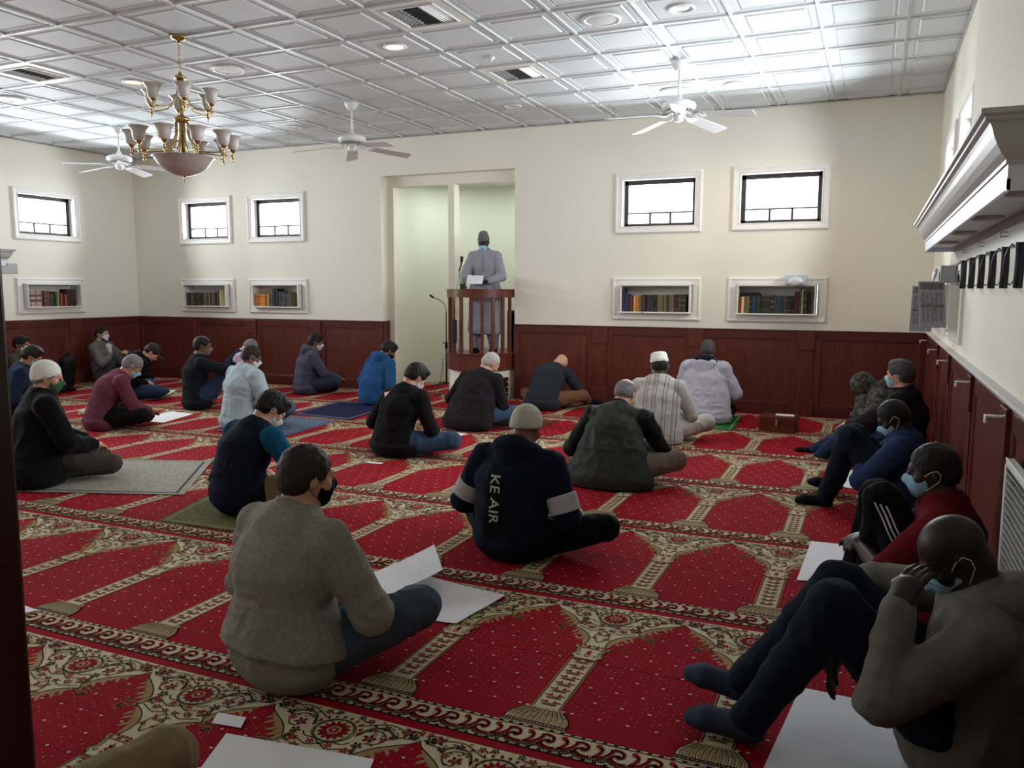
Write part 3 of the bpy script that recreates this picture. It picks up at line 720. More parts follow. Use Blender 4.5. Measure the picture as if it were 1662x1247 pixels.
# ================================================================== crown moulded shelves on the side walls
SHELFW = mat('shelf_grey_white', srgb(176, 171, 168), .45)
def crown_shelf(side, y0, y1, label):
    X = XR + .015 if side > 0 else XL; s = -side
    root = empty('crown_moulding_shelf', (X, (y0 + y1) / 2, 1.6)); tag(root, label, 'shelf', None)
    yc = (y0 + y1) / 2
    # profile of (out, z) measured from the wall
    crown = [(.30, 1.955), (.30, 1.94), (.288, 1.935), (.288, 1.925), (.274, 1.918), (.268, 1.905), (.262, 1.885), (.252, 1.862), (.238, 1.838), (.222, 1.82), (.222, 1.808), (0, 1.808), (0, 1.955)]
    def P(out, z, inset=0): return (s * out, z - 1.6)
    def ext(m, prof, a, b, mi=0): m.add([(s * o, t - yc, z - 1.6) for t in (a, b) for o, z in prof], [(i, (i + 1) % len(prof), (i + 1) % len(prof) + len(prof), i + len(prof)) for i in range(len(prof))] + [tuple(range(len(prof)))[::-1], tuple(range(len(prof), 2 * len(prof)))], mi)
    m = MB()
    # mitred ends: the crown profile also returns to the wall at each end
    n = len(crown) - 2; vs = []
    for (o, z) in crown[:n]:
        e = .30 - o; vs += [(0, y0 + e - yc, z - 1.6), (s * o, y0 + e - yc, z - 1.6), (s * o, y1 - e - yc, z - 1.6), (0, y1 - e - yc, z - 1.6)]
    fs = []
    for j in range(n - 1):
        for k in range(3): fs.append((j * 4 + k, j * 4 + k + 1, (j + 1) * 4 + k + 1, (j + 1) * 4 + k))
    fs.append((0, 1, 2, 3)); fs.append(((n - 1) * 4 + 3, (n - 1) * 4 + 2, (n - 1) * 4 + 1, (n - 1) * 4))
    m.add(vs, fs); m.build('crown_moulding', SHELFW, root)
    m = MB(); e = .085; ext(m, [(.215, 1.808), (.215, 1.735), (.206, 1.73), (.206, 1.765), (0, 1.765), (0, 1.808)], y0 + e, y1 - e)
    ext(m, [(.215, 1.765), (.215, 1.73), (0, 1.73), (0, 1.765)], y0 + e, y0 + e + .012); ext(m, [(.215, 1.765), (.215, 1.73), (0, 1.73), (0, 1.765)], y1 - e - .012, y1 - e)
    m.build('fascia', mat('fascia_white', srgb(206, 209, 218), .4), root)
    m = MB(); ext(m, [(.0, 1.77), (.012, 1.77), (.016, 1.635), (.0, 1.63)], y0 + .1, y1 + .2); m.build('back_board', SHELFW, root)
    k = 0; y = y0 + .45
    while y < y1 - .3:
        m = MB(); m.lathe([(.075, 1.767 - 1.6), (.072, 1.758 - 1.6), (.05, 1.748 - 1.6), (0, 1.744 - 1.6)], (s * .12, y - yc, 0), 24); m.build('puck_light', mat('puck_lens', srgb(150, 145, 140), .4), root); y += 1.05
    y = y0 + .7
    while y < y1 - .6 and side > 0:
        m = MB(); m.tube([(s * .016, y - yc, 1.70 - 1.6), (s * .045, y - yc, 1.70 - 1.6), (s * .045, y - yc, 1.68 - 1.6), (s * .016, y - yc, 1.68 - 1.6)], .002, 6); m.build('wire_hook', BLACKM, root); y += .9
    return root
crown_shelf(1, 2.74, 7.30, 'white crown moulded shelf on the right wall with round lights underneath'); crown_shelf(-1, 2.74, 7.62, 'tip of a white crown moulded shelf at the left edge')

# black straps hanging in loops from the underside of the right shelf
STRAP = mat('black_strap', (.010, .012, .020), .35, spec=.5)
def strap_bundle(y, i):
    root = empty('strap_bundle', (XR, y, 1.63))
    def strip(pts, wd):
        vs = [(o + sx, yy + t, z) for t in (0, .004) for sx in (-wd / 2, wd / 2) for (o, yy, z) in pts]; n = len(pts); fs = []
        for a in range(n - 1): fs += [(a, a + 1, a + 1 + n, a + n), (a + 2 * n, a + 3 * n, a + 1 + 3 * n, a + 1 + 2 * n), (a, a + 2 * n, a + 1 + 2 * n, a + 1), (a + n, a + 1 + n, a + 1 + 3 * n, a + 3 * n)]
        m = MB(); m.add(vs, fs, 0, True); return m.build('strap', STRAP, root)
    zs = [0, -.02, -.05, -.09, -.125, -.155, -.17]
    for sgn in (-1, 1): strip([(-.034 + sgn * .026 * max(0, sin(pi * (-z) / .17)) ** .7, .13, z) for z in zs], .005)
    for k in range(4): strip([(-.022 - .003 * k, .02 - k * .028 - .012 * sin(pi * (-z) / .17), z - .004 * k) for z in zs], .032)
    return root
ys = [6.05, 5.55, 5.07, 4.62, 4.20, 3.80]; SL = ['black straps hanging in loops from the right shelf, nearest the newspapers', 'black hanging straps, second loop from the newspapers', 'black hanging straps, third loop from the newspapers', 'black hanging straps, fourth loop from the newspapers', 'black hanging straps, fifth loop, widest one in view', 'black hanging straps at the right edge of the picture']
for y, l in zip(ys, SL): tag(strap_bundle(y, 0), l, 'strap', 'black straps under the right shelf')

# small white pegs on the right panelling
for y, l in zip((9.55, 8.08, 6.87, 5.33, 3.93), ('in the far corner', 'second from the far corner', 'third from the far corner', 'above the man in the blue shirt', 'nearest the camera, above the white grille')):
    m = MB(); m.bbox(-.062, -.0, -.022, .022, -.004, .004, .002); m.bbox(-.066, -.058, -.022, .022, -.03, .004, .003)
    o = m.build('wall_peg', WHITEP, None, (XR - .026, y, .915)); tag(o, 'small white plastic peg on the right panelling, ' + l, 'peg', 'white pegs along the right wall')

# white louvred heater grille low on the right wall
root = empty('wall_grille', (XR - .015, 2.95, 0)); tag(root, 'white louvred grille at the right edge, low on the panelled wall', 'grille')
m = MB(); g0, g1 = -.6, .68; mz0, mz1 = .10, .80
m.bbox(-.03, .0, g0, g1, mz1 - .03, mz1, .004); m.bbox(-.03, .0, g0, g1, mz0, mz0 + .03, .004); m.bbox(-.03, .0, g0, g0 + .03, mz0, mz1, .004); m.bbox(-.03, .0, g1 - .03, g1, mz0, mz1, .004); m.build('grille_frame', WHITEP, root)
m = MB(); z = mz0 + .045
while z < mz1 - .04: m.add([(-.004, g0 + .03, z), (-.004, g1 - .03, z), (-.026, g1 - .03, z + .012), (-.026, g0 + .03, z + .012), (-.004, g0 + .03, z + .003), (-.004, g1 - .03, z + .003), (-.026, g1 - .03, z + .015), (-.026, g0 + .03, z + .015)], [(0, 1, 2, 3), (7, 6, 5, 4), (0, 4, 5, 1), (3, 2, 6, 7), (0, 3, 7, 4), (1, 5, 6, 2)]); z += .028
m.build('louvre', WHITEP, root); m = MB(); m.box(-.004, .0, g0, g1, mz0, mz1); m.build('backing', mat('vent_dark', (0, 0, 0)), root)

# round wall clock on the near pier, seen edge on
root = empty('wall_clock', (XR - .086, 4.98, 3.19)); tag(root, 'round white wall clock at top right, seen edge on', 'clock')
MR = Matrix.Rotation(radians(-90), 4, 'Y')
m = MB(); m.lathe([(0, 0), (.235, 0), (.245, .012), (.24, .035), (.225, .04), (.218, .03), (0, .03)], n=48, M=MR); m.build('case', mat('clock_case', srgb(205, 212, 212), .25, spec=.6), root)
m = MB(); m.lathe([(.244, -.002), (.250, .006), (.246, .014), (.241, .008)], n=48, M=MR, cap=False); m.build('rim', BLACKM, root)

# newspapers and tissue boxes at the right hand shelf boxes
NEWS = mat('newsprint', srgb(165, 165, 172), .9, noise=.25, nscale=60); NEWS2 = mat('newsprint_dark', srgb(120, 115, 112), .9, noise=.35, nscale=30)
def newspaper(loc, w_, h_, tilt, label, rz=0):
    root = empty('newspaper', loc, rz); tag(root, label, 'newspaper', 'newspapers hung on the right wall shelf'); 
    m = MB(); m.bbox(-w_ / 2, w_ / 2, -.012, .0, -h_, 0, .002)
    m.v = [(x + tilt * z, y, z) for x, y, z in m.v]; m.build('sheet', NEWS, root)
    m = MB()
    for (z0, z1, mi) in ((-.01, -.06, 1), (-h_ * .50, -h_ * .56, 1)):
        m.bbox(-w_ / 2 + .01, w_ / 2 - .01, -.0135, -.011, z1, z0, .0005)
    m.v = [(x + tilt * z, y, z) for x, y, z in m.v]; m.build('headline_band', NEWS2, root)
    for hf in (0, 1):
      m = MB()
      for a in range(5):
        for b in range(9 * hf, 9 * hf + 9):
            z = -.085 - b * .011 if b < 9 else -h_ * .6 - (b - 9) * .011
            x = -w_ / 2 + .018 + a * (w_ - .03) / 5; m.box(x, x + (w_ - .05) / 6, -.0132, -.0118, z, z + .005)
      m.v = [(x + tilt * z, y, z) for x, y, z in m.v]; m.build('text_column', mat('newsprint_ink', srgb(105, 105, 112), .9), root)
newspaper((XR - .175, 6.62, 1.50), .17, .33, -.08, 'newspaper hung on the near shelf box of the right wall'); newspaper((XR - .19, 7.3, 1.47), .16, .36, .02, 'lighter newspaper hanging behind the near one, right wall')

def tissue_box(loc, rz, dims, label, boxm, tissue=(0, 0, 0), vertical=False):
    root = empty('tissue_box', loc, rz); tag(root, label, 'tissue box'); a, b, c = dims
    m = MB(); m.bbox(-a / 2, a / 2, -b / 2, b / 2, 0, c, .004); m.build('carton', boxm, root)
    if vertical:
        m = MB(); m.lathe([(0, 0), (.9, .0), (1, .012), (.85, .022), (0, .03)], n=20, M=Matrix.Diagonal((a * .32, c * .40, 1, 1)))
        MRx = Matrix.Translation((0, -b / 2 + .002, c / 2)) @ Matrix.Rotation(radians(90), 4, 'X'); m.v = [tuple(MRx @ Vector(v)) for v in m.v]; m.build('opening', PAPER, root)
    else:
        m = MB(); bm = bmesh.new(); bmesh.ops.create_icosphere(bm, subdivisions=3, radius=1)
        for v in bm.verts:
            k = 1 + .25 * sin(v.co.x * 7 + v.co.z * 3) * cos(v.co.y * 6); v.co = Vector((v.co.x * (.075 - .035 * v.co.z) * k + tissue[0], v.co.y * .014 * k + tissue[1] - .01 * v.co.z, v.co.z * .045 * k + tissue[2]))
        m.bm(bm, 0, True); m.build('tissue', PAPER, root)
CART = mat('pale_blue_carton', srgb(190, 202, 214), .6); CARTG = mat('grey_carton', srgb(176, 178, 182), .6)
tissue_box((-.83, D - .075, 1.492), 0, (.235, .12, .105), 'pale blue tissue box on top of the right front wall bookshelf', CART, (0, -.075, .04))
tissue_box((XR - .065, 6.75, 1.492), pi / 2, (.24, .11, .12), 'grey tissue box on top of the right wall shelf box', CARTG, (0, .085, .055))

# ================================================================== books in the wall shelves
def bk_mat(rgb): return mat('book_%d_%d_%d' % rgb, srgb(*rgb), .55, noise=.08, nscale=80)
GOLD = mat('gilt_band', srgb(92, 85, 66), .5, metal=.1)
def books(key, specs, group, descr):
    """specs: list of (colour, thickness, height, bands); fills a shelf from the left end as seen from the hall"""
    c, P = NI[key]; flip = key == 'l'
    a = -.405; i = 0
    for (rgb, th, h, band) in specs:
        if a + th > .408: break
        a0, a1 = (c + a, c + a + th)
        z0 = 1.1635; dep0, dep1 = .045 + random.uniform(-.012, .012), -.10
        m = MB(); O = Vector(P((a0 + a1) / 2, dep0, z0))
        def bx(mm, q0, q1, t0, t1, zz0, zz1, mi=0, bev=.0015):
            q = MB(); q.bbox(q0, q1, min(t0, t1), max(t0, t1), zz0, zz1, bev); mm.add([tuple(Vector(P(*v)) - O) for v in q.v], q.f, mi)
        bx(m, a0 + .0008, a1 - .0008, dep1, dep0, z0, z0 + h, 0, min(.003, th * .3))
        if band:
            for f in ((.16, .22), (.74, .80)) if band == 1 else ((.10, .13), (.3, .45), (.60, .75), (.87, .90)):
                bx(m, a0 + .0015, a1 - .0015, dep0, dep0 + .0006, z0 + h * f[0], z0 + h * f[1], 1, .0002)
        o = m.build('book', [bk_mat(rgb), GOLD], None, tuple(O))
        tag(o, descr(i, rgb, len(specs), band, h), 'book', group); a += th; i += 1
CN = {(52, 52, 44): 'dark olive', (66, 62, 50): 'brown', (40, 44, 40): 'dark green', (58, 60, 66): 'dark grey', (196, 122, 50): 'orange', (30, 28, 32): 'black', (48, 62, 100): 'blue', (128, 40, 40): 'red',
      (176, 150, 142): 'pink', (98, 50, 60): 'maroon', (38, 92, 60): 'green', (200, 190, 120): 'yellow', (150, 60, 38): 'rust', (60, 42, 34): 'dark brown', (214, 196, 150): 'cream', (70, 30, 40): 'wine red', (36, 66, 72): 'teal', (112, 100, 70): 'tan'}
CI = {v: k for k, v in CN.items()}
def S_(name, th, h, b=0, n=1): return [(CI[name], th, h, b)] * n
where = {'b1': 'in the leftmost front shelf', 'b2': 'in the shelf just left of the alcove', 'b3': 'in the shelf right of the pulpit', 'b4': 'in the shelf under the tissue box', 'l': 'in the left wall shelf'}
num = ['first', 'second', 'third', 'fourth', 'fifth', 'sixth', 'seventh', 'eighth', 'ninth', 'tenth', '11th', '12th', '13th', '14th', '15th', '16th', '17th', '18th', '19th', '20th', '21st', '22nd', '23rd', '24th', '25th', '26th', '27th', '28th', '29th', '30th', '31st', '32nd', '33rd', '34th', '35th', '36th']
def dsc(key):
    def f(i, rgb, n, band, h): return '%s%s book, %s from left, %s' % (CN[rgb], ' gilt' if band else '', num[i], where[key])
    return f
books('b1', [(CI[random.choice(['dark olive', 'brown', 'dark green', 'tan', 'dark brown'])], random.uniform(.024, .034), .20 + random.uniform(-.004, .004), random.choice((1, 1, 2))) for _ in range(21)] + S_('dark brown', .03, .235, 1) + S_('dark grey', .03, .24) + S_('cream', .012, .24), 'gilt volumes in the leftmost front shelf', dsc('b1'))
books('b2', S_('orange', .029, .185, 1, 8) + S_('yellow', .02, .185) + S_('brown', .025, .18, 1, 2) + S_('dark grey', .03, .18) + S_('black', .048, .265, 0, 2) + S_('dark green', .030, .225, 1, 3) + S_('dark grey', .026, .215, 1, 5) + S_('tan', .02, .21, 1, 2), 'orange and dark books left of the alcove', dsc('b2'))
books('b3', S_('dark grey', .022, .28) + S_('blue', .045, .215) + S_('wine red', .022, .20) + S_('red', .03, .185, 1) + S_('dark olive', .02, .18) + S_('cream', .012, .18) + S_('orange', .026, .19, 0, 2) + S_('tan', .028, .20) + S_('brown', .03, .205) + S_('wine red', .022, .19) + S_('dark grey', .032, .205, 0, 3) + S_('dark green', .028, .205, 1, 2) +
      [(CI[random.choice(['dark olive', 'brown', 'dark green', 'tan'])], .028, .205, 1) for _ in range(6)] + S_('tan', .03, .21, 2) + S_('dark brown', .028, .21, 1, 2) + S_('dark olive', .03, .21, 2, 3), 'books in the left shelf of the right pair', dsc('b3'))
books('b4', S_('rust', .024, .19) + S_('cream', .028, .19) + S_('tan', .030, .195, 1, 2) + S_('black', .036, .20, 2) + S_('blue', .030, .20) + S_('teal', .026, .195) + [(CI[random.choice(['dark olive', 'dark grey', 'dark green'])], .029, .2, 1) for _ in range(5)] + S_('black', .038, .205, 2) + S_('dark grey', .025, .20, 0, 2) + S_('teal', .028, .20, 0, 2) +
      [(CI[random.choice(['dark olive', 'brown', 'dark green'])], .028, .2, 1) for _ in range(4)] + S_('wine red', .052, .25) + S_('dark grey', .028, .29, 1) + S_('yellow', .012, .28) + S_('dark green', .045, .25, 2) + S_('black', .03, .25), 'books under the tissue box', dsc('b4'))
books('l', S_('pink', .040, .235, 2, 5) + S_('maroon', .036, .225, 2, 4) + S_('brown', .025, .19, 1, 2) + S_('dark green', .025, .21) + S_('green', .042, .215, 2) + S_('yellow', .018, .205) + S_('dark grey', .02, .2) + S_('rust', .026, .195, 1, 2) + S_('dark brown', .02, .16) + S_('rust', .026, .175, 1) + S_('orange', .022, .17) + S_('dark brown', .05, .25, 0, 3), 'books in the left wall shelf', dsc('l'))
m = MB(); m.bbox(-.11, .11, -.06, .06, 0, .022, .002); m.bbox(-.10, .10, -.055, .05, .022, .036, .002)
o = m.build('book', bk_mat((30, 28, 32)), None, (BACK_WIN[3] - .29, D + .03, 1.3665)); tag(o, 'flat black book on top of the row in the tissue box shelf', 'book')
m = MB(); m.tube([(0, 0, .19), (-.012, -.01, .11), (-.004, -.015, .05), (-.02, -.035, -.005), (-.03, -.04, -.03)], [.006, .007, .007, .005, .003], 8)
o = m.build('rolled_banner', bk_mat((98, 50, 60)), None, (BACK_WIN[2] - .12, D - .072, 1.167)); tag(o, 'slim maroon bookmark ribbon hanging over the shelf edge, right of the pulpit', 'ribbon')

# ================================================================== pulpit, microphone stand, boxes
PW = wood_mat('pulpit_wood', srgb(84, 40, 32), srgb(112, 56, 44), .3)
root = empty('pulpit', (-4.80, 9.9, 0)); tag(root, 'curved dark wood pulpit balcony with slatted rail in the front alcove', 'pulpit')
PCX, PCY = 0, 0; RX, RY = .455, .50
def arc(rx, ry, z, n=24, a0=0, a1=pi): return [(rx * cos(a0 + (a1 - a0) * i / n), -ry * sin(a0 + (a1 - a0) * i / n), z) for i in range(n + 1)]
def band(m, z0, z1, t, rx=RX, ry=RY, n=28):
    o = arc(rx, ry, 0, n); i = arc(rx - t, ry - t, 0, n); N = n + 1
    o = [(rx, .12, 0)] + o + [(-rx, .12, 0)]; i = [(rx - t, .12, 0)] + i + [(-rx + t, .12, 0)]; N = n + 3
    vs = [(x, y, z0) for x, y, _ in o] + [(x, y, z1) for x, y, _ in o] + [(x, y, z0) for x, y, _ in i] + [(x, y, z1) for x, y, _ in i]
    fs = []
    for k in range(N - 1): fs += [(k, k + 1, k + 1 + N, k + N), (k + 2 * N, k + 3 * N, k + 1 + 3 * N, k + 1 + 2 * N), (k + N, k + 1 + N, k + 1 + 3 * N, k + 3 * N), (k, k + 2 * N, k + 1 + 2 * N, k + 1)]
    fs += [(0, N, 3 * N, 2 * N), (N - 1, 3 * N - 1, 4 * N - 1, 2 * N - 1)]
    m.add(vs, fs)
m = MB(); band(m, 1.325, 1.425, .05); band(m, 1.42, 1.432, .07, RX + .01, RY + .01); m.build('hand_rail', PW, root)
m = MB(); band(m, .40, .585, .04); band(m, .585, .605, .06, RX + .015, RY + .015); band(m, .385, .40, .05, RX + .008, RY + .008); m.build('front_band', PW, root)
for k in range(10):
    a = pi * (k + .22) / 9.44; x, y = (RX - .03) * cos(a), -(RY - .03) * sin(a); q = MB(); q.bbox(-.022, .022, -.016, .016, .60, 1.33, .004)
    M = Matrix.Translation((x, y, 0)) @ Matrix.Rotation(math.atan2(-y / (RY ** 2), x / (RX ** 2)) * -1 + pi / 2, 4, 'Z'); m = MB(); m.add([M @ Vector(v) for v in q.v], q.f); m.build('baluster', PW, root)
m = MB(); m.prism([(x, y) for x, y, _ in arc(RX - .03, RY - .03, 0)] + [(-RX + .03, .9), (RX - .03, .9)], .54, .585, 'XY'); m.build('platform', PW, root)
m = MB(); m.prism([(x, y) for x, y, _ in arc(RX - .04, RY - .06, 0)] + [(-RX + .04, .2), (RX - .04, .2)], 0, .39, 'XY'); m.build('pedestal', WALL, root)
m = MB()
for k in range(4): m.bbox(.12, .44, -.42, -.10, .02 + k * .07, .075 + k * .07, .004)
m.build('step_box', DARKW, root)
m = MB(); m.bbox(.28, .45, .2, .6, .6, 1.12, .01); m.bbox(.28, .45, .2, .25, .55, 1.15, .01); m.build('lectern_seat', PW, root)
tissue_box((-5.01, 9.60, .586), .15, (.115, .06, .21), 'upright blue and white tissue box at the foot of the pulpit rail', CART, vertical=True)

root = empty('microphone_stand', (-5.64, 10.42, 0)); 
root.location = (-5.62, 10.42, 0); tag(root, 'tall black microphone stand with gooseneck beside the pulpit', 'microphone stand')
m = MB(); m.tube([(0, 0, .06), (0, 0, .62)], .013, 10); m.tube([(0, 0, .6), (0, 0, 1.10)], .008, 10); m.build('pole', BLACKM, root)
m = MB(); m.lathe([(0, .58), (.018, .58), (.022, .60), (.022, .66), (.012, .68), (0, .68)], n=16); m.tube([(-.045, 0, .66), (.045, 0, .66)], .006, 8); m.ball((-.05, 0, .66), .011, 8); m.build('clutch', BLACKM, root)
m = MB(); m.tube([(0, 0, 1.08), (.0, 0, 1.14), (-.02, 0, 1.20), (-.07, 0, 1.255), (-.14, 0, 1.29), (-.20, 0, 1.305)], .005, 8); m.build('gooseneck', BLACKM, root)
m = MB(); m.tube([(-.20, 0, 1.305), (-.235, 0, 1.325), (-.262, 0, 1.342)], [.012, .018, .016], 12); m.build('microphone', BLACKM, root)
for k in range(3):
    a = radians(95 + 120 * k); m = MB(); m.tube([(0, 0, .09), (.30 * cos(a), .30 * sin(a), .012)], .009, 8); m.build('leg', BLACKM, root)
m = MB(); m.tube(spl := [(0.03, 0, .02), (.05, .03, .012), (.12, -.05, .01), (.06, -.12, .01), (.0, -.05, .012), (.08, .02, .2), (.075, .10, .5)], .004, 6)
o = m.build('microphone_cable', BLACKM, None, (-5.42, 9.72, 0)); tag(o, 'thin black cable curling on the carpet beside the pulpit', 'cable')
root = empty('wall_speaker_box', (-5.20, 10.0, .52)); tag(root, 'small grey rounded speaker fixed low beside the pulpit', 'speaker')
m = MB(); m.bbox(-.05, .05, -.04, .03, .04, .22, .03); m.build('cover', mat('grey_fabric_cover', srgb(140, 128, 124), .7), root); m = MB(); m.bbox(-.05, .05, -.045, .03, 0, .03, .008); m.build('base', BLACKM, root)

# alcove light
for x in (-5.62, -4.78):
    root = empty('alcove_light', (x, YI + .62, 2.963)); tag(root, 'round light in the alcove ceiling, ' + ('left of the white post' if x < -5 else 'above the man at the pulpit'), 'ceiling light', 'alcove ceiling lights')
    m = MB(); m.lathe([(.06, 0), (.085, 0), (.085, -.008), (.06, -.008)], n=24, cap=False); m.build('trim_ring', WHITEP, root)
    m = MB(); m.lathe([(0, -.004), (.06, -.003)], n=24, cap=False); m.build('lens', mat('cool_lens', (.9, 1, .95), emit=(.9, 1, .92), estr=3 if x > -5 else .8), root)
    l = bpy.data.lights.new('alcove_glow', 'AREA'); l.shape = 'DISK'; l.size = .16; l.energy = 3.2; l.color = (.95, 1, .97); lo = bpy.data.objects.new('alcove_glow', l); COL.objects.link(lo); lo.parent = root; lo.location = (0, 0, -.012)

# wooden donation box and backpack
root = empty('wooden_box', (-.845, 8.74, 0), radians(-4)); tag(root, 'dark wooden donation box with a brass latch on the carpet', 'box')
BW = wood_mat('box_wood', srgb(70, 30, 20), srgb(100, 46, 30), .35, 'X')
m = MB(); m.bbox(-.175, .175, -.14, .14, 0, .115, .004); m.build('body', BW, root)
m = MB(); m.bbox(-.182, .182, -.147, .147, .115, .155, .005); m.build('lid', BW, root)
m = MB(); m.bbox(-.012, .012, -.156, -.146, .06, .135, .002); m.bbox(-.006, .006, -.162, -.150, .07, .09, .002); m.build('latch', BRASS, root)
m = MB(); m.tube([(.18, -.03, .07), (.195, -.03, .075), (.195, .03, .075), (.18, .03, .07)], .004, 8); m.build('handle', BRASS, root)
m = MB(); m.bbox(-.09, .09, -.05, .05, 0, .006, .001); o = m.build('envelope', PAPER, None, (-.79, 8.74, .1555)); tag(o, 'white envelope lying on the wooden box', 'envelope')
# ================================================================== people: bodies grown from smooth distance fields
HS = .90      # head size factor
class Vol:
    """distance field on a grid; prims blended with smooth minimum, extracted with surface nets"""
    def __init__(s, lo, hi, h):
        s.lo = np.array(lo, float); s.h = h; s.n = np.ceil((np.array(hi) - s.lo) / h).astype(int) + 1
        s.d = np.full(s.n, 9.0, np.float32)
    def sub(s, lo, hi):
        a = np.clip(np.floor((np.array(lo) - s.lo) / s.h).astype(int), 0, s.n); b = np.clip(np.ceil((np.array(hi) - s.lo) / s.h).astype(int) + 1, 0, s.n)
        if (b <= a).any(): return None, None
        g = [s.lo[i] + s.h * np.arange(a[i], b[i]) for i in range(3)]
        X, Y, Z = np.meshgrid(*g, indexing='ij'); return (slice(a[0], b[0]), slice(a[1], b[1]), slice(a[2], b[2])), np.stack([X, Y, Z], -1).astype(np.float32)
    def _add(s, lo, hi, f, k, op):
        pad = k + 3 * s.h; sl, p = s.sub(np.array(lo) - pad, np.array(hi) + pad)
        if sl is None: return
        d = f(p); a = s.d[sl]
        if op == 'u':
            hh = np.maximum(k - np.abs(a - d), 0) / max(k, 1e-6); s.d[sl] = np.minimum(a, d) - hh * hh * k * .25
        elif op == 'm':       # cut away
            d = -d; hh = np.maximum(k - np.abs(a - d), 0) / max(k, 1e-6); s.d[sl] = np.maximum(a, d) + hh * hh * k * .25
    def cap(s, a, b, ra, rb=None, k=.03, sq=None, op='u'):
        """tapered capsule; sq = (direction, factor) widens it along that direction"""
        rb = ra if rb is None else rb; a = np.array(a, float); b = np.array(b, float); r = max(ra, rb); f = 1
        if sq is not None: dv = np.array(sq[0], float); dv /= np.linalg.norm(dv); f = sq[1]
        R = r * max(f, 1)
        def fn(p):
            q = p - a.astype(np.float32); ab = (b - a)
            if sq is not None:
                c = q @ dv.astype(np.float32); q = q + (1 / f - 1) * c[..., None] * dv.astype(np.float32); ab = ab + (1 / f - 1) * ab.dot(dv) * dv
            ab = ab.astype(np.float32); t = np.clip((q @ ab) / max(float(ab.dot(ab)), 1e-9), 0, 1)
            return np.linalg.norm(q - t[..., None] * ab, axis=-1) - (ra + (rb - ra) * t)
        s._add(np.minimum(a, b) - R, np.maximum(a, b) + R, fn, k, op)
    def ell(s, c, r, k=.02, M=None, op='u'):
        c = np.array(c, float); r = np.array(r, np.float32) * (1 if M is None else HS); R = max(r)
        def fn(p):
            q = p - c.astype(np.float32)
            if M is not None: q = q @ np.array(M, np.float32)
            k0 = np.linalg.norm(q / r, axis=-1); k1 = np.linalg.norm(q / (r * r), axis=-1); return k0 * (k0 - 1) / np.maximum(k1, 1e-6)
        s._add(c - R, c + R, fn, k, op)
    def plane_cut(s, pt, nrm, k=.004):
        """removes everything on the side the normal points to"""
        g = [s.lo[i] + s.h * np.arange(s.n[i]) for i in range(3)]; n = np.array(nrm, float); n /= np.linalg.norm(n)
        d = (g[0][:, None, None] - pt[0]) * n[0] + (g[1][None, :, None] - pt[1]) * n[1] + (g[2][None, None, :] - pt[2]) * n[2]
        s.d = np.maximum(s.d, d.astype(np.float32))
    def nets(s):
        d = s.d; d = d.copy(); d[0] = d[-1] = 1; d[:, 0] = d[:, -1] = 1; d[:, :, 0] = d[:, :, -1] = 1
        I = d < 0; n = d.shape; c = np.zeros((n[0] - 1, n[1] - 1, n[2] - 1), np.int8)
        off = [(i, j, k) for i in (0, 1) for j in (0, 1) for k in (0, 1)]
        for i, j, k in off: c += I[i:n[0] - 1 + i, j:n[1] - 1 + j, k:n[2] - 1 + k]
        act = (c > 0) & (c < 8); idx = np.full(act.shape, -1, np.int64); A = np.argwhere(act); idx[act] = np.arange(len(A))
        V = np.stack([d[A[:, 0] + i, A[:, 1] + j, A[:, 2] + k] for i, j, k in off], 1); O = np.array(off, float)
        acc = np.zeros((len(A), 3)); cnt = np.zeros(len(A))
        for a in range(8):
            for b in range(a + 1, 8):
                if np.abs(O[a] - O[b]).sum() != 1: continue
                x = (V[:, a] < 0) != (V[:, b] < 0); t = V[:, a] / np.where(x, V[:, a] - V[:, b], 1)
                acc += np.where(x[:, None], O[a] + t[:, None] * (O[b] - O[a]), 0); cnt += x
        P = s.lo + s.h * (A + acc / cnt[:, None]); F = []
        for ax in range(3):
            u, v = [(1, 2), (2, 0), (0, 1)][ax]
            sl0 = [slice(1, -1)] * 3; sl0[ax] = slice(0, n[ax] - 1); sl1 = list(sl0); sl1[ax] = slice(1, n[ax])
            a, b = I[tuple(sl0)], I[tuple(sl1)]
            for cond, rev in ((a & ~b, False), (~a & b, True)):
                E = np.argwhere(cond); E = E + 1; E[:, ax] -= 1
                if not len(E): continue
                def q(du, dv): e = E.copy(); e[:, u] -= du; e[:, v] -= dv; return idx[e[:, 0], e[:, 1], e[:, 2]]
                f = np.stack([q(1, 1), q(0, 1), q(0, 0), q(1, 0)], 1); F.append(f[:, ::-1] if rev else f)
        return P, (np.concatenate(F) if F else np.zeros((0, 4), int))

def vnoise(p, seed=0):
    """smooth value noise, -1..1"""
    i = np.floor(p).astype(np.int64); f = p - i; f = f * f * (3 - 2 * f)
    def hsh(a):
        h = (a[:, 0] * 374761393 + a[:, 1] * 668265263 + a[:, 2] * 2147483647 + seed * 1274126177) & 0xffffffff
        h = ((h ^ (h >> 13)) * 1103515245) & 0xffffffff; h ^= h >> 16; return (h & 0xffff) / 32767.5 - 1
    r = 0
    for dx in (0, 1):
        for dy in (0, 1):
            for dz in (0, 1):
                w_ = (f[:, 0] if dx else 1 - f[:, 0]) * (f[:, 1] if dy else 1 - f[:, 1]) * (f[:, 2] if dz else 1 - f[:, 2]); r = r + w_ * hsh(i + [dx, dy, dz])
    return r

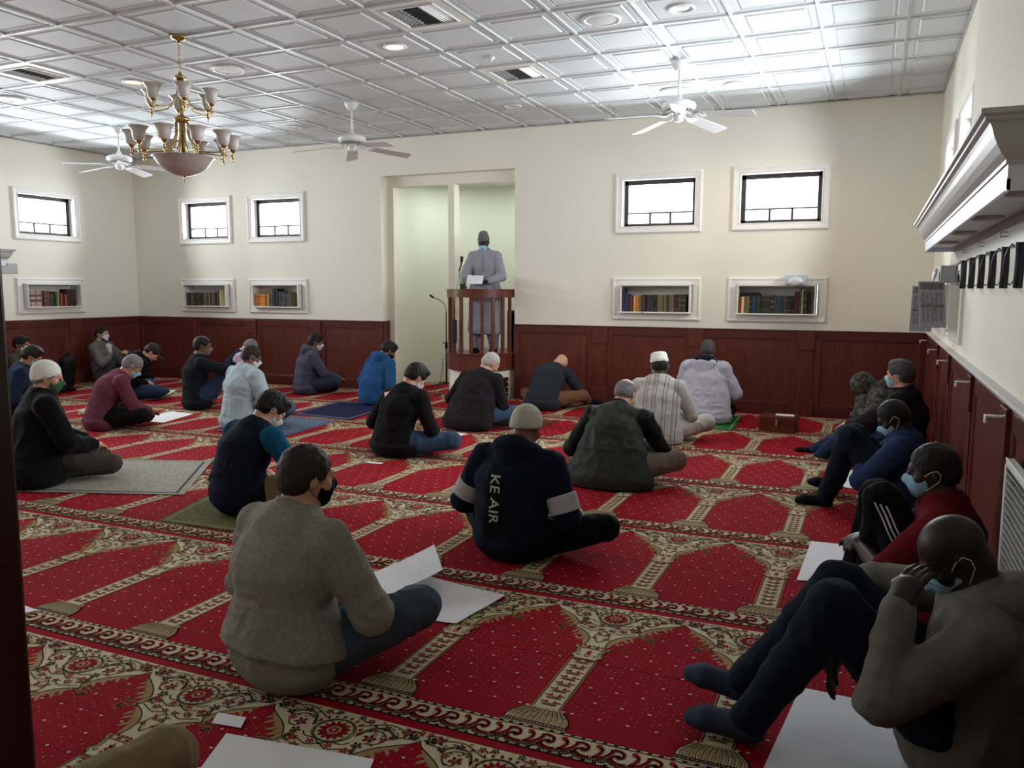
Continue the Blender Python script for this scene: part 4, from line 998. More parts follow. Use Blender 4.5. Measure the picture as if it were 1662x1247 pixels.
def vol_mesh(vol, name, m, parent=None, smooth_it=1, folds=0, seed=0, freq=(1, 1, 1), hair=0, mats=None, crease=None):
    P, F = vol.nets()
    if not len(F): return None
    def normals():
        a = P[F[:, 2]] - P[F[:, 0]]; b = P[F[:, 3]] - P[F[:, 1]]; fn = np.cross(a, b); N = np.zeros_like(P)
        for k in range(4): np.add.at(N, F[:, k], fn)
        return N / np.maximum(np.linalg.norm(N, axis=1, keepdims=True), 1e-9)
    for _ in range(smooth_it):
        acc = np.zeros_like(P); c = np.zeros(len(P))
        for k in range(4):
            np.add.at(acc, F[:, k], P[F[:, (k + 1) % 4]] + P[F[:, (k + 3) % 4]]); np.add.at(c, F[:, k], 2)
        P = P * .4 + .6 * acc / c[:, None]
    if folds:
        N = normals(); fr = np.array(freq, float)
        w_ = P + .05 * np.stack([vnoise(P * 5 + 3.1, seed + 9), vnoise(P * 5 + 7.7, seed + 8), vnoise(P * 5, seed + 7)], 1)
        r1 = 1 - np.abs(vnoise(w_ * fr * 9, seed)) * 2; r2 = 1 - np.abs(vnoise(w_ * fr[[1, 2, 0]] * 17, seed + 1)) * 2; b = vnoise(P * 4, seed + 2)
        mask = .5 + .5 * vnoise(P * 6, seed + 4)
        s1 = np.sign(r1) * np.abs(r1) ** 1.4; s2 = np.maximum(r2, -.3)
        P = P + N * (folds * (1.25 * s1 * mask + .8 * s2 * (1.1 - mask) + .7 * b) * np.clip((P[:, 2] - .0) * 12, .15, 1))[:, None]
        if crease is not None:
            for (c, dv, R) in crease:
                u = P - c; dist = np.linalg.norm(u, axis=1); t = u @ dv; wob = .012 * vnoise(P * 14, seed + 5)
                P = P + N * (.0045 * np.sin((t + wob * 2.2) * 150) * (.4 + .6 * np.abs(vnoise(P * 11, seed + 3))) * np.exp(-(dist / R) ** 2))[:, None]
    if hair:
        N = normals(); P = P + N * (hair * vnoise(P * np.array([90, 60, 40]), seed))[:, None]
    me = bpy.data.meshes.new(name); me.vertices.add(len(P)); me.vertices.foreach_set('co', P.astype(np.float32).ravel())
    me.loops.add(F.size); me.loops.foreach_set('vertex_index', F.astype(np.int32).ravel())
    me.polygons.add(len(F)); me.polygons.foreach_set('loop_start', (np.arange(len(F)) * 4).astype(np.int32)); me.polygons.foreach_set('use_smooth', np.ones(len(F), bool))
    me.materials.append(m); me.update(calc_edges=True)
    o = bpy.data.objects.new(name, me); COL.objects.link(o)
    if parent: o.parent = parent
    return o

def rot(pitch=0, yaw=0, roll=0):
    """pitch > 0 looks down, yaw > 0 turns left, roll > 0 tips to the right"""
    return np.array(Matrix.Rotation(radians(yaw), 3, 'Z') @ Matrix.Rotation(-radians(pitch), 3, 'X') @ Matrix.Rotation(radians(roll), 3, 'Y'))
A3 = lambda *v: np.array(v, float)
def unit(v): v = np.array(v, float); return v / max(np.linalg.norm(v), 1e-9)

SKIN = {k: mat('skin_' + k, srgb(*c), .5, spec=.35, noise=.05, nscale=30) for k, c in {'light': (196, 148, 122), 'tan': (160, 112, 84), 'brown': (116, 76, 56), 'dark': (62, 42, 34), 'deep': (44, 30, 26)}.items()}
def cloth(name, rgb, bump=.25, bscale=350, noise=.05, rough=.92, sheen=0): return mat('cloth_' + name, srgb(*rgb), rough, spec=.12, noise=noise, nscale=60, bump=bump, bscale=bscale, sheen=sheen)
HAIR = {'black': mat('hair_black', srgb(22, 19, 19), .6, spec=.3, bump=.8, bscale=180), 'dark': mat('hair_dark_brown', srgb(42, 34, 30), .6, spec=.3, bump=.8, bscale=180),
        'grey': mat('hair_grey', srgb(120, 118, 118), .7, noise=.3, nscale=90, bump=.8, bscale=180), 'salt': mat('hair_salt_pepper', srgb(66, 64, 66), .7, noise=.35, nscale=90, bump=.8, bscale=180), 'white': mat('hair_white', srgb(176, 172, 166), .7, noise=.15, nscale=90, bump=.8, bscale=180)}
MASKB = mat('blue_mask_cloth', srgb(150, 190, 212), .8, noise=.04, nscale=40, bump=.3, bscale=220); MASKW = mat('white_mask_cloth', srgb(214, 220, 226), .8, bump=.3, bscale=220); LOOP = mat('ear_loop', srgb(222, 222, 222), .7)
EYEW = mat('eye_white', srgb(205, 200, 195), .3); EYED = mat('eye_iris', srgb(26, 18, 14), .2)

def person(label, loc, rz=0, scale=1, skin='tan', pel=(0, 0, .11), neck=(0, .10, .56), slump=.05, head=(25, 0, 0), shw=.185, twist=0,
           elbL=(-.27, .06, .30), wrL=(-.08, .27, .20), elbR=(.27, .06, .30), wrR=(.08, .27, .20), handL=(.6, .8, -.3), handR=(-.6, .8, -.3), curl=.5,
           knL=(-.36, .27, .13), anL=(.06, .34, .07), knR=(.36, .27, .13), anR=(-.06, .36, .07), toeL=None, toeR=None,
           top=None, topm=None, legm=None, footm=None, sleevem=None, hairc='black', hairtype='short', cap=None, mask=None, hood=None, collar=None, collarm=None,
           hem=0.0, skirt=None, girth=1.0, res=.008, glasses=False, folds=.006, sleeve='long', legr=1.0, belt=None, extra=None, seed=1, category='person', loose=.014, beard=None, armr=1.0, ll=1.0, tst=0, raglan=0):
    pel, neck = A3(*pel), A3(*neck); RT = rot(0, twist, 0); ax = RT @ A3(1, 0, 0)
    sdir = unit(neck - pel); back = unit(np.cross(ax, sdir)) * -1      # points backwards
    if back[1] > 0 and abs(back[1]) > .3: back = -back
    mid = (pel + neck) / 2 + back * slump + A3(0, 0, .0); q = lambda t: (1 - t) ** 2 * pel + 2 * t * (1 - t) * mid + t * t * neck
    hipL, hipR = pel + A3(-.09, .01, -.0), pel + A3(.09, .01, -.0)
    shL, shR = q(.90) - ax * shw - sdir * .022, q(.90) + ax * shw - sdir * .022
    def chain(a, mid_, end, l1, l2):
        m_ = a + unit(A3(*mid_) - a) * l1; e = m_ + unit(A3(*end) - m_) * l2; return m_, e
    eL, wL = chain(shL, elbL, wrL, .285, .245); eR, wR = chain(shR, elbR, wrR, .285, .245)
    kL, aL = chain(hipL, knL, anL, .42 * ll, .40 * ll); kR, aR = chain(hipR, knR, anR, .42 * ll, .40 * ll)
    if max(aL[2], aR[2]) > .13: print('HIGH ANKLE', label[:30], aL[2], aR[2])
    HR = rot(*head); hc = neck + A3(0, .0, .0) + unit(.65 * sdir + .35 * (HR @ A3(0, 0, 1))) * .128 + (HR @ A3(0, .028, .0)); Hp = lambda x, y, z: hc + HR @ (A3(x, y, z) * HS)
    tL = aL + unit(A3(*toeL)) * .17 if toeL is not None else aL + unit((aL - kL) * A3(1, 1, 0) + A3(0, -.02, 0)) * .15 + A3(0, 0, -.02)
    tR = aR + unit(A3(*toeR)) * .17 if toeR is not None else aR + unit((aR - kR) * A3(1, 1, 0) + A3(0, -.02, 0)) * .15 + A3(0, 0, -.02)
    pts = np.array([pel, neck, hc, shL, shR, eL, eR, wL, wR, kL, kR, aL, aR, tL, tR]); lo = pts.min(0) - .24; hi = pts.max(0) + .24
    lo[2] = max(lo[2], -.02)
    g = girth
    # ---- the body, one continuous skin
    v = Vol(lo, hi, res)
    for t0, t1, r0, r1, w0 in ((0, .3, .098, .092, 1.45), (.3, .62, .092, .105, 1.5), (.62, .9, .105, .078, 1.6)): v.cap(q(t0), q(t1), r0 * g, r1 * g, .05, (ax, w0))
    v.cap(shL, shR, .055, .055, .05); v.cap(q(.9), neck + back * .0, .07, .058, .04); v.cap(neck, Hp(0, -.03, -.055), .058, .052, .02)
    for sh, e, w_ in ((shL, eL, wL), (shR, eR, wR)): v.cap(sh, e, .05, .042, .03); v.cap(e, w_, .042, .028, .02)
    for hp, kn, an, to in ((hipL, kL, aL, tL), (hipR, kR, aR, tR)):
        v.cap(hp, kn, .085 * g, .057, .03); v.cap(kn, an, .055, .036, .02)
        fd = unit(to - an); v.cap(an + A3(0, 0, -.012), to - fd * .05, .036, .029, .02, (np.cross(fd, (0, 0, 1)), 1.2)); v.cap(to - fd * .05, to - fd * .012, .027, .018, .015, (np.cross(fd, (0, 0, 1)), 1.9)); v.ell(an - fd * .026 + A3(0, 0, -.026), (.027, .027, .026), .015)
    # head
    v.ell(Hp(0, -.015, .03), (.077, .098, .088), .02, HR); v.ell(Hp(0, .03, -.035), (.060, .066, .080), .03, HR); v.ell(Hp(0, .062, -.088), (.026, .022, .022), .03, HR)
    v.cap(Hp(-.03, .083, .022), Hp(.03, .083, .022), .012, k=.02); v.cap(Hp(0, .094, .008), Hp(0, .112, -.026), .008, .013, k=.012)
    for s_ in (-1, 1):
        v.ell(Hp(s_ * .030, .104, .004), (.015, .012, .009), .008, HR, 'm'); v.ell(Hp(s_ * .030, .088, .003), (.013, .011, .010), .003, HR)
        v.ell(Hp(s_ * .079, -.008, -.006), (.007, .017, .030), .006, HR @ rot(0, -s_ * 12, 0)); v.ell(Hp(s_ * .045, .062, -.025), (.022, .02, .022), .02, HR)
    v.cap(Hp(-.018, .090, -.058), Hp(.018, .090, -.058), .0065, k=.008); v.cap(Hp(-.013, .088, -.069), Hp(.013, .088, -.069), .0065, k=.006)
    # hands
    for side, w_, e, hd in ((-1, wL, eL, handL), (1, wR, eR, handR)):
        f = unit(hd); base = unit(w_ - e); f0 = unit(.5 * f + .5 * base) if hd is not None else base
        sd = np.cross(f, (0, 0, 1)); sd = unit(sd) if np.linalg.norm(sd) > .2 else A3(1, 0, 0)
        dn = unit(np.cross(sd, f)); dn = dn * (-1 if dn[2] > 0 else 1)
        palm = w_ + f0 * .045; v.cap(w_, palm + f * .02, .026, .024, .02, (sd, 1.5)); kn0 = palm + f * .035
        for j, (o_, L) in enumerate(((-.030, .062), (-.010, .074), (.010, .070), (.029, .055))):
            b0 = kn0 + sd * o_; r_ = .0092
            p1 = b0 + unit(f + dn * curl * .5) * L * .45; p2 = p1 + unit(f + dn * curl * 1.4) * L * .32; p3 = p2 + unit(f + dn * curl * 2.4) * L * .26
            v.cap(b0 - f * .02, p1, r_ + .001, r_, .003); v.cap(p1, p2, r_, r_ - .001, .002); v.cap(p2, p3, r_ - .001, r_ - .002, .002)
        inn = sd * (1 if np.dot(sd, ax) * side < 0 else -1)
        t0 = w_ + f0 * .03 + inn * .022; t1 = t0 + unit(f + inn * .9 + dn * .3) * .042; t2 = t1 + unit(f + inn * .2 + dn * .5) * .030
        v.cap(t0, t1, .012, .0105, .006); v.cap(t1, t2, .0105, .008, .003)
    v.plane_cut((0, 0, .003), (0, 0, -1))
    body = vol_mesh(v, 'person', SKIN[skin], None, 1); body.location = (loc[0], loc[1], loc[2] or .004); body.rotation_euler.z = radians(rz); body.scale = (scale,) * 3
    tag(body, label, category)
    rc = max(res, .007) if res > .006 else res + .001
    # ---- upper garment
    T = loose
    if top:
        v = Vol(lo, hi, rc)
        for t0, t1, r0, r1, w0 in ((tst, .3, .100, .096, 1.45), (.3, .62, .096, .106, 1.42), (.62, .86, .106, .078, 1.45)): v.cap(q(t0), q(t1), r0 * g + T, r1 * g + T * .8, .03, (ax, w0))
        v.cap(shL, q(.9), .050 + T * .7, .064 + T * .7, .03); v.cap(shR, q(.9), .050 + T * .7, .064 + T * .7, .03); v.cap(q(.86), neck + sdir * -.005, .074 + T * .5, .060 + T * .4, .04)
        if hem: v.cap(q(0.02), pel - A3(0, 0, 1) * hem, .112 * g + T, .125 * g + T * 1.5, .05, (ax, 1.45))
        if skirt: v.cap(q(.25), A3(pel[0] + skirt[3] if len(skirt) > 3 else pel[0], pel[1] + skirt[2], .05), .11 * g + T, skirt[1], .09, (ax, skirt[0] / skirt[1]))
        av = v
        if sleevem: av = Vol(lo, hi, rc)
        for sh, e, w_ in ((shL, eL, wL), (shR, eR, wR)):
            if sleevem and raglan: av.cap(neck - sdir * .035 + (sh - neck) * .45, sh, (.052 + T * .75), (.056 + T * .7) * armr, .02)
            elif sleevem: av.cap(sh + unit(neck - sh) * .05, sh, (.050 + T * .6) * armr, (.056 + T * .7) * armr, .02)
            av.cap(sh, e, (.052 + T * .75) * armr, (.042 + T * .75) * armr, .018)
            if sleeve == 'long': av.cap(e, w_ - unit(w_ - e) * .01, (.042 + T * .75) * armr, (.029 + T * .6) * armr, .012)
            elif sleeve == 'short': pass
        for u_ in ((v, av) if sleevem else (v,)):
            u_.cap(neck - sdir * .012, neck + sdir * .1 + HR @ A3(0, .02, .05), .058, .09, .006, op='m'); u_.plane_cut((0, 0, .006), (0, 0, -1))
        cr = [(e, unit(w_ - sh), .085) for sh, e, w_ in ((shL, eL, wL), (shR, eR, wR))] + [(q(.18), sdir, .12)]
        vol_mesh(v, top, topm, body, 1, folds, seed, (1, 1, .6), crease=cr)
        if sleevem: vol_mesh(av, 'sleeves', sleevem, body, 1, folds, seed + 3, crease=cr[:2])
        if sleeve == 'short':
            pass
    if hood is not None:
        v = Vol(lo, hi, rc); N_ = 9; pr = None; R0 = .088
        for i in range(N_):
            a = pi * (1.0 + i / (N_ - 1)); p = neck + sdir * .015 + ax * (R0 * 1.12 * cos(a)) - back * (R0 * 1.05 * sin(a)) * 1.0 - sdir * (.035 if False else .02 * abs(cos(a)))
            if pr is not None: v.cap(pr, p, .036, .036, .03)
            pr = p
        v.cap(neck + back * .10 + sdir * .01, neck + back * .125 - sdir * .10, .045, .028, .05, (ax, 2.0)); v.cap(neck - sdir * .0, neck + sdir * .06, .060, .066, .01, op='m')
        vol_mesh(v, 'hood', hood, body, 1, folds * .8, seed + 5)
    if collar:
        v = Vol(neck - .16, neck + .16, min(rc, .006)); v.cap(neck - sdir * .02 + back * .012, neck + sdir * (.030 if collar == 'shirt' else .052) + back * .004, .074, .068, .01)
        v.cap(neck - sdir * .08, neck + sdir * .10, .059, .060, .004, op='m'); v.plane_cut(neck + sdir * (.022 if collar == 'shirt' else .04), sdir - back * .35)
        vol_mesh(v, 'collar', collarm or topm, body, 1)
    # ---- trousers
    if legm:
        v = Vol(lo, hi, rc)
        v.cap(q(0), q(.2), .104 * g + .008, .098 * g + .006, .04, (ax, 1.5))
        for hp, kn, an in ((hipL, kL, aL), (hipR, kR, aR)):
            v.cap(hp, kn, (.094 * g + .006) * legr, .068 * legr, .04); v.cap(kn, an + unit(kn - an) * .02, .067 * legr, .050 * legr, .02)
        v.plane_cut((0, 0, .002), (0, 0, -1)); vol_mesh(v, 'trousers', legm, body, 1, folds, seed + 11, crease=[(kL, unit(aL - hipL), .09), (kR, unit(aR - hipR), .09), (hipL, unit(kL - hipL), .1), (hipR, unit(kR - hipR), .1)])
    if footm:
        for kn, an, to in ((kL, aL, tL), (kR, aR, tR)):
            v = Vol(np.minimum(an, to) - .12, np.maximum(an, to) + .12, min(rc, .007))
            fd = unit(to - an); v.cap(an + unit(kn - an) * .08, an, .041, .041, .02); v.cap(an + A3(0, 0, -.012), to - fd * .05, .041, .034, .02, (np.cross(fd, (0, 0, 1)), 1.2)); v.cap(to - fd * .05, to - fd * .010, .032, .022, .015, (np.cross(fd, (0, 0, 1)), 1.8)); v.ell(an - fd * .026 + A3(0, 0, -.026), (.031, .031, .029), .015)
            v.plane_cut((0, 0, .001), (0, 0, -1)); vol_mesh(v, 'sock', footm, body, 1)
    # ---- hair, cap, mask
    hb = (hc - .17, hc + .17); hr = min(res, .0055)
    if hairtype != 'bald':
        v = Vol(*hb, hr); t_ = {'short': .007, 'full': .014, 'buzz': .003, 'fringe': .005}[hairtype]
        v.ell(Hp(0, -.015, .032), (.077 + t_, .098 + t_, .088 + t_), .01, HR); v.ell(Hp(0, -.055, -.02), (.066 + t_ * .6, .056 + t_ * .6, .062), .03, HR)
        if hairtype == 'full': v.ell(Hp(.01, .030, .098), (.066, .06, .028), .03, HR)
        v.ell(Hp(0, .105, -.045), (.090, .092, .098), .012, HR, 'm')
        for s_ in (-1, 1): v.ell(Hp(s_ * .085, .015, -.045), (.03, .05, .05), .01, HR, 'm')
        if hairtype == 'fringe': v.ell(Hp(0, -.03, .125), (.070, .115, .085), .01, HR, 'm')
        v.ell(Hp(0, -.05, -.115), (.11, .09, .048), .008, HR, 'm')
        vol_mesh(v, 'hair', HAIR[hairc], body, 1, hair=.0035 if hairtype != 'buzz' else .001, seed=seed)
    if beard:
        v = Vol(*hb, hr); v.ell(Hp(0, .034, -.050), (.064, .070, .076), .02, HR); v.ell(Hp(0, .066, -.098), (.03, .028, .03), .03, HR)
        v.plane_cut(Hp(0, 0, -.045), HR @ A3(0, -.2, 1)); v.plane_cut(Hp(0, -.01, 0), HR @ A3(0, -1, 0)); vol_mesh(v, 'beard', HAIR[beard], body, 1, hair=.003)
    if cap:
        kind, cm = cap; v = Vol(hc - .19, hc + .19, min(res, .006))
        if kind == 'skull': v.ell(Hp(0, -.018, .034), (.090, .110, .100), .01, HR); v.plane_cut(Hp(0, 0, .022), HR @ A3(0, .25, -1))
        if kind == 'skull_low': v.ell(Hp(0, -.020, .034), (.089, .110, .102), .01, HR); v.ell(Hp(0, -.05, -.02), (.074, .066, .05), .03, HR); v.plane_cut(Hp(0, 0, -.002), HR @ A3(0, .5, -1))
        if kind == 'kufi': v.cap(Hp(0, -.018, .05), Hp(0, -.018, .085), .084, .077, .01, (HR @ A3(0, 1, 0), 1.15)); v.plane_cut(Hp(0, 0, .128), HR @ A3(0, 0, 1)); v.plane_cut(Hp(0, 0, .035), HR @ A3(0, .18, -1))
        if kind == 'tall': v.cap(Hp(0, -.015, .05), Hp(0, -.02, .11), .082, .066, .01, (HR @ A3(0, 1, 0), 1.12)); v.plane_cut(Hp(0, 0, .165), HR @ A3(0, 0, 1)); v.plane_cut(Hp(0, 0, .04), HR @ A3(0, .12, -1))
        if kind == 'ball': v.ell(Hp(0, -.018, .034), (.090, .108, .096), .01, HR); v.plane_cut(Hp(0, 0, .035), HR @ A3(0, .12, -1)); v.ell(Hp(0, .12, .048), (.065, .06, .008), .02, HR)
        co = vol_mesh(v, 'cap', cm, body, 1)
    if mask:
        v = Vol(*hb, min(res, .005)); v.ell(Hp(0, .038, -.042), (.066, .078, .066), .01, HR); v.cap(Hp(0, .10, -.005), Hp(0, .118, -.03), .012, .014, .02); v.ell(Hp(0, .07, -.09), (.034, .030, .03), .03, HR)
        v.plane_cut(Hp(0, .035, 0), HR @ A3(0, -1, .15)); v.plane_cut(Hp(0, .1, -.004), HR @ A3(0, .15, 1)); vol_mesh(v, 'face_mask', mask, body, 1)
        for s_ in (-1, 1):
            m = MB(); m.tube([Hp(s_ * .060, .045, -.020), Hp(s_ * .079, .01, .006), Hp(s_ * .088, -.018, .012), Hp(s_ * .089, -.03, -.008), Hp(s_ * .084, -.022, -.035), Hp(s_ * .074, .01, -.06), Hp(s_ * .056, .04, -.082)], .0015, 6)
            m.build('ear_loop', LOOP if mask in (MASKB, MASKW) else mask, body)
    if glasses:
        m = MB()
        for s_ in (-1, 1):
            m.tube([Hp(s_ * .031 + .022 * cos(a), .112, .004 + .016 * sin(a)) for a in [2 * pi * i / 14 for i in range(15)]], .0016, 5); m.tube([Hp(s_ * .053, .110, .010), Hp(s_ * .080, .06, .012), Hp(s_ * .084, -.01, .012)], .0016, 5)
        m.tube([Hp(-.009, .114, .006), Hp(.009, .114, .006)], .0016, 5); m.build('glasses', BLACKM, body)
    if res < .0085 and not glasses:
        for s_ in (-1, 1):
            m = MB(); m.ball(Hp(s_ * .030, .0915, .0035), .0098, 14); e_ = m.build('eye', EYED, body)
    if belt: 
        m = MB(); c = q(.22); R1, R2 = .150 * g + .018, .104 * g + .018
        vs = []; n_ = 32; bk = np.cross(ax, sdir)
        for t in (-.016, .016):
            for rr in (0, .005):
                for i in range(n_): a = 2 * pi * i / n_; vs.append(tuple(c + sdir * t + ax * (R1 + rr) * cos(a) + bk * (R2 + rr) * sin(a)))
        fs = []
        for i in range(n_): j = (i + 1) % n_; fs += [(i + n_, j + n_, j + 3 * n_, i + 3 * n_), (i, i + n_, i + 3 * n_, i + 2 * n_)[::1] if False else (i, j, j + n_, i + n_), (i + 2 * n_, i + 3 * n_, j + 3 * n_, j + 2 * n_)]
        m.add(vs, fs, 0, True); m.build('belt', belt, body)
    body['J'] = 0; del body['J']
    return body, dict(hc=hc, Hp=Hp, neck=neck, sdir=sdir, back=back, ax=ax, q=q, kL=kL, kR=kR, aL=aL, aR=aR, wL=wL, wR=wR, shL=shL, shR=shR, hipL=hipL, hipR=hipR, eL=eL, eR=eR, tL=tL, tR=tR)
def child(b, name): return next((c for c in b.children if c.name.split('.')[0] == name), None)
def project_on(target, pts, direction, off=.002):
    """drops points onto a garment along a direction (local frame)"""
    bm = bmesh.new(); bm.from_mesh(target.data); bt = BVHTree.FromBMesh(bm); bm.free(); out = []; d = Vector(direction).normalized()
    for p in pts:
        h = bt.ray_cast(Vector(p) - d * 1.0, d); out.append(tuple(h[0] - d * off) if h[0] else None)
    return out
# ================================================================== the worshippers
NEAR, MIDR, FAR = .0055, .007, .009
C_ = cloth
FLEECE = cloth('grey_fleece', (138, 134, 124), bump=.9, bscale=260, noise=.16); KHAKI = cloth('khaki', (128, 108, 82)); JEANS = cloth('blue_jeans', (62, 80, 108), bump=.4, bscale=500)
SLATEJ = cloth('slate_jeans', (74, 84, 100), bump=.4, bscale=500); DKJEANS = cloth('dark_jeans', (26, 31, 46), bump=.4, bscale=500); BLACKC = cloth('black', (16, 16, 18)); NAVY = cloth('navy', (20, 24, 42)); TEAL = cloth('teal_sleeve', (18, 74, 104))
CHAR = cloth('charcoal', (34, 32, 36)); GREENJ = cloth('grey_green_nylon', (52, 55, 52), rough=.6, bump=.1); SOCK = cloth('black_sock', (20, 21, 26)); GSOCK = cloth('slate_sock', (56, 62, 80))
def stripe_mat(name, base, lines, axis=0):
    """cloth with thin woven stripes at fixed places across the garment"""
    m = cloth(name, base).copy(); m.name = 'cloth_' + name; n = m.node_tree.nodes; l = m.node_tree.links; b = n['Principled BSDF']
    tc = n.new('ShaderNodeTexCoord'); sp = n.new('ShaderNodeSeparateXYZ'); l.new(tc.outputs['Object'], sp.inputs[0]); acc = None
    for (x, w_) in lines:
        a = n.new('ShaderNodeMath'); a.operation = 'COMPARE'; a.inputs[1].default_value = x; a.inputs[2].default_value = w_; l.new(sp.outputs[axis], a.inputs[0])
        if acc is None: acc = a.outputs[0]
        else: q = n.new('ShaderNodeMath'); q.operation = 'MAXIMUM'; l.new(acc, q.inputs[0]); l.new(a.outputs[0], q.inputs[1]); acc = q.outputs[0]
    mx = n.new('ShaderNodeMix'); mx.data_type = 'RGBA'; mx.inputs[6].default_value = (*srgb(*base), 1); mx.inputs[7].default_value = (*srgb(96, 92, 88), 1)
    l.new(acc, mx.inputs[0]); l.new(mx.outputs[2], b.inputs['Base Color']); return m

# --- foreground: grey fleece jacket
b, J = person('man in a grey fleece jacket and slate jeans, largest figure, seen from behind', (-1.93, 2.32, 0), -14, 1.06, 'light', neck=(0.01, .05, .585), slump=.06, head=(8, -14, 4), shw=.195,
  elbL=(-.30, .05, .28), wrL=(-.08, .28, .20), elbR=(.31, .12, .27), wrR=(.10, .32, .22), knR=(.37, .36, .26), anR=(.02, .44, .10), knL=(-.36, .30, .16), anL=(.22, .24, .07), toeL=(1, .1, -.05),
  top='fleece_jacket', topm=FLEECE, legm=SLATEJ, footm=SOCK, hairc='dark', hairtype='short', mask=BLACKC, collar='stand', collarm=FLEECE, hem=-.02, girth=1.16, res=NEAR, folds=.009, seed=3, loose=.026, armr=1.05)
jk = child(b, 'fleece_jacket')
sm = cloth('fleece_seam', (150, 146, 136))
pts = project_on(jk, [(x, -.6, .505 - .5 * x * x) for x in np.linspace(-.22, .195, 30)], (0, 1, 0), .001); m = MB(); m.tube([p for p in pts if p], .0022, 6); m.build('yoke_seam', sm, b)
pts = project_on(jk, [(.197 - .1 * (z - .45), -.6, z) for z in np.linspace(.36, .60, 18)], (0, 1, 0), .001); pts = [p for p in pts if p]
if len(pts) > 2: m = MB(); m.tube(pts, .002, 6); m.build('shoulder_seam', sm, b)

# --- navy and teal raglan shirt
b, J = person('man in a navy raglan shirt with teal sleeves and khaki trousers, head bowed', (-3.66, 3.98, .013), -14, 1.04, 'light', neck=(.0, .17, .525), slump=.10, head=(45, -16, 0), elbR=(.38, .16, .26), wrR=(.16, .36, .20), elbL=(-.3, .1, .25), tst=.10, raglan=1,
  knR=(.36, .30, .20), anR=(-.06, .40, .08), top='raglan_shirt', topm=NAVY, sleevem=TEAL, legm=KHAKI, footm=SOCK, hairc='black', hairtype='full', mask=MASKW, glasses=True, girth=1.08, res=MIDR, hem=-.01, seed=5, loose=.02)

# --- hooded sweatshirt with lettering and white knitted cap
KNIT = cloth('ivory_knit', (186, 184, 170), bump=.9, bscale=160)
WST = cloth('pale_grey_panel', (176, 176, 180))
b, J = person('man in a navy hooded sweatshirt with vertical lettering and a pale knitted cap', (-1.73, 3.92, 0), -6, 1.02, 'brown', neck=(.0, .10, .565), slump=.05, head=(30, -2, 0), shw=.20, elbR=(.29, .06, .27), wrR=(.24, .28, .19), elbL=(-.32, .06, .28), wrL=(-.20, .28, .2),
  knR=(.40, .24, .15), anR=(-.04, .36, .08), top='hooded_sweatshirt', topm=NAVY, legm=BLACKC, footm=SOCK, hairtype='bald', cap=('skull_low', KNIT), hood=NAVY, girth=1.16, res=MIDR, folds=.008, seed=8, loose=.026, hem=0.0, armr=1.1)
hd = child(b, 'hooded_sweatshirt')
def arm_band(b, J, e, w_, f0, f1, r, m_, nm):
    v = Vol(np.minimum(e, w_) - .12, np.maximum(e, w_) + .12, .006); a = e + (w_ - e) * f0; c = e + (w_ - e) * f1; v.cap(a, c, r, r * .98, .01); d_ = unit(w_ - e); v.plane_cut(a, -d_); v.plane_cut(c, d_); vol_mesh(v, nm, m_, b, 1)
for sh, e, w_ in ((J['shL'], J['eL'], J['wL']), (J['shR'], J['eR'], J['wR'])):
    arm_band(b, J, sh, e, .55, .88, .082, WST, 'sleeve_band'); arm_band(b, J, e, w_, .48, .74, .062, WST, 'sleeve_band')
def lettering(b, target, text, size, cx, z0, mname, rgb, parent_name):
    cu = bpy.data.curves.new('lettering', 'FONT'); cu.body = text; cu.size = size; cu.space_character = 1.05; cu.offset = size * .012; tmp = bpy.data.objects.new('tmp', cu); COL.objects.link(tmp)
    dg = bpy.context.evaluated_depsgraph_get(); me = bpy.data.meshes.new_from_object(tmp.evaluated_get(dg)); bpy.data.objects.remove(tmp); bm = bmesh.new(); bm.from_mesh(me)
    for _ in range(3):
        long = [e for e in bm.edges if e.calc_length() > .012]
        if not long: break
        bmesh.ops.subdivide_edges(bm, edges=long, cuts=1); bmesh.ops.triangulate(bm, faces=bm.faces)
    # the line of letters runs down the back: text x -> down, text y -> towards the right
    P = [(cx + v.co.y, -.7, z0 - v.co.x) for v in bm.verts]; hit = project_on(target, P, (0, 1, 0), .003)
    bad = [v for v, h in zip(bm.verts, hit) if h is None]
    for v, h in zip(bm.verts, hit):
        if h: v.co = h
    bmesh.ops.delete(bm, geom=bad, context='VERTS')
    m = MB(); m.bm(bm, 0, True); return m.build('lettering', cloth(mname, rgb), b, fix=False)
if hd:
    m = MB(); nx, nz = 6, 24; P = [(-.075 + .10 * i / nx, -.7, .47 - .34 * j / nz) for j in range(nz + 1) for i in range(nx + 1)]
    hit = project_on(hd, P, (0, 1, 0), .0015)
    if all(hit): m.add(hit, [(j * (nx + 1) + i, j * (nx + 1) + i + 1, (j + 1) * (nx + 1) + i + 1, (j + 1) * (nx + 1) + i) for j in range(nz) for i in range(nx)], 0, True); m.build('back_panel', BLACKC, b, fix=False)
    lettering(b, hd, 'KE AIR', .082, -.055, .465, 'reflective_letters', (176, 180, 172), 'lettering')

# --- grey-green windbreaker, balding
b, J = person('balding man in a grey-green windbreaker spread over the carpet, seen from behind', (-1.74, 5.74, 0), -4, 1.03, 'light', neck=(.02, .15, .53), slump=.07, head=(38, 0, 4), shw=.19, elbR=(.30, .22, .28), wrR=(.14, .42, .22), knR=(.38, .26, .16), anR=(0, .38, .08),
  top='windbreaker', topm=GREENJ, raglan=1, sleevem=cloth('black_nylon', (24, 25, 27), rough=.6), legm=cloth('taupe', (120, 108, 98)), footm=SOCK, hairc='grey', hairtype='fringe', collar='stand', collarm=CHAR, skirt=(.34, .20, -.02), girth=1.12, res=MIDR, folds=.010, seed=12, loose=.024)

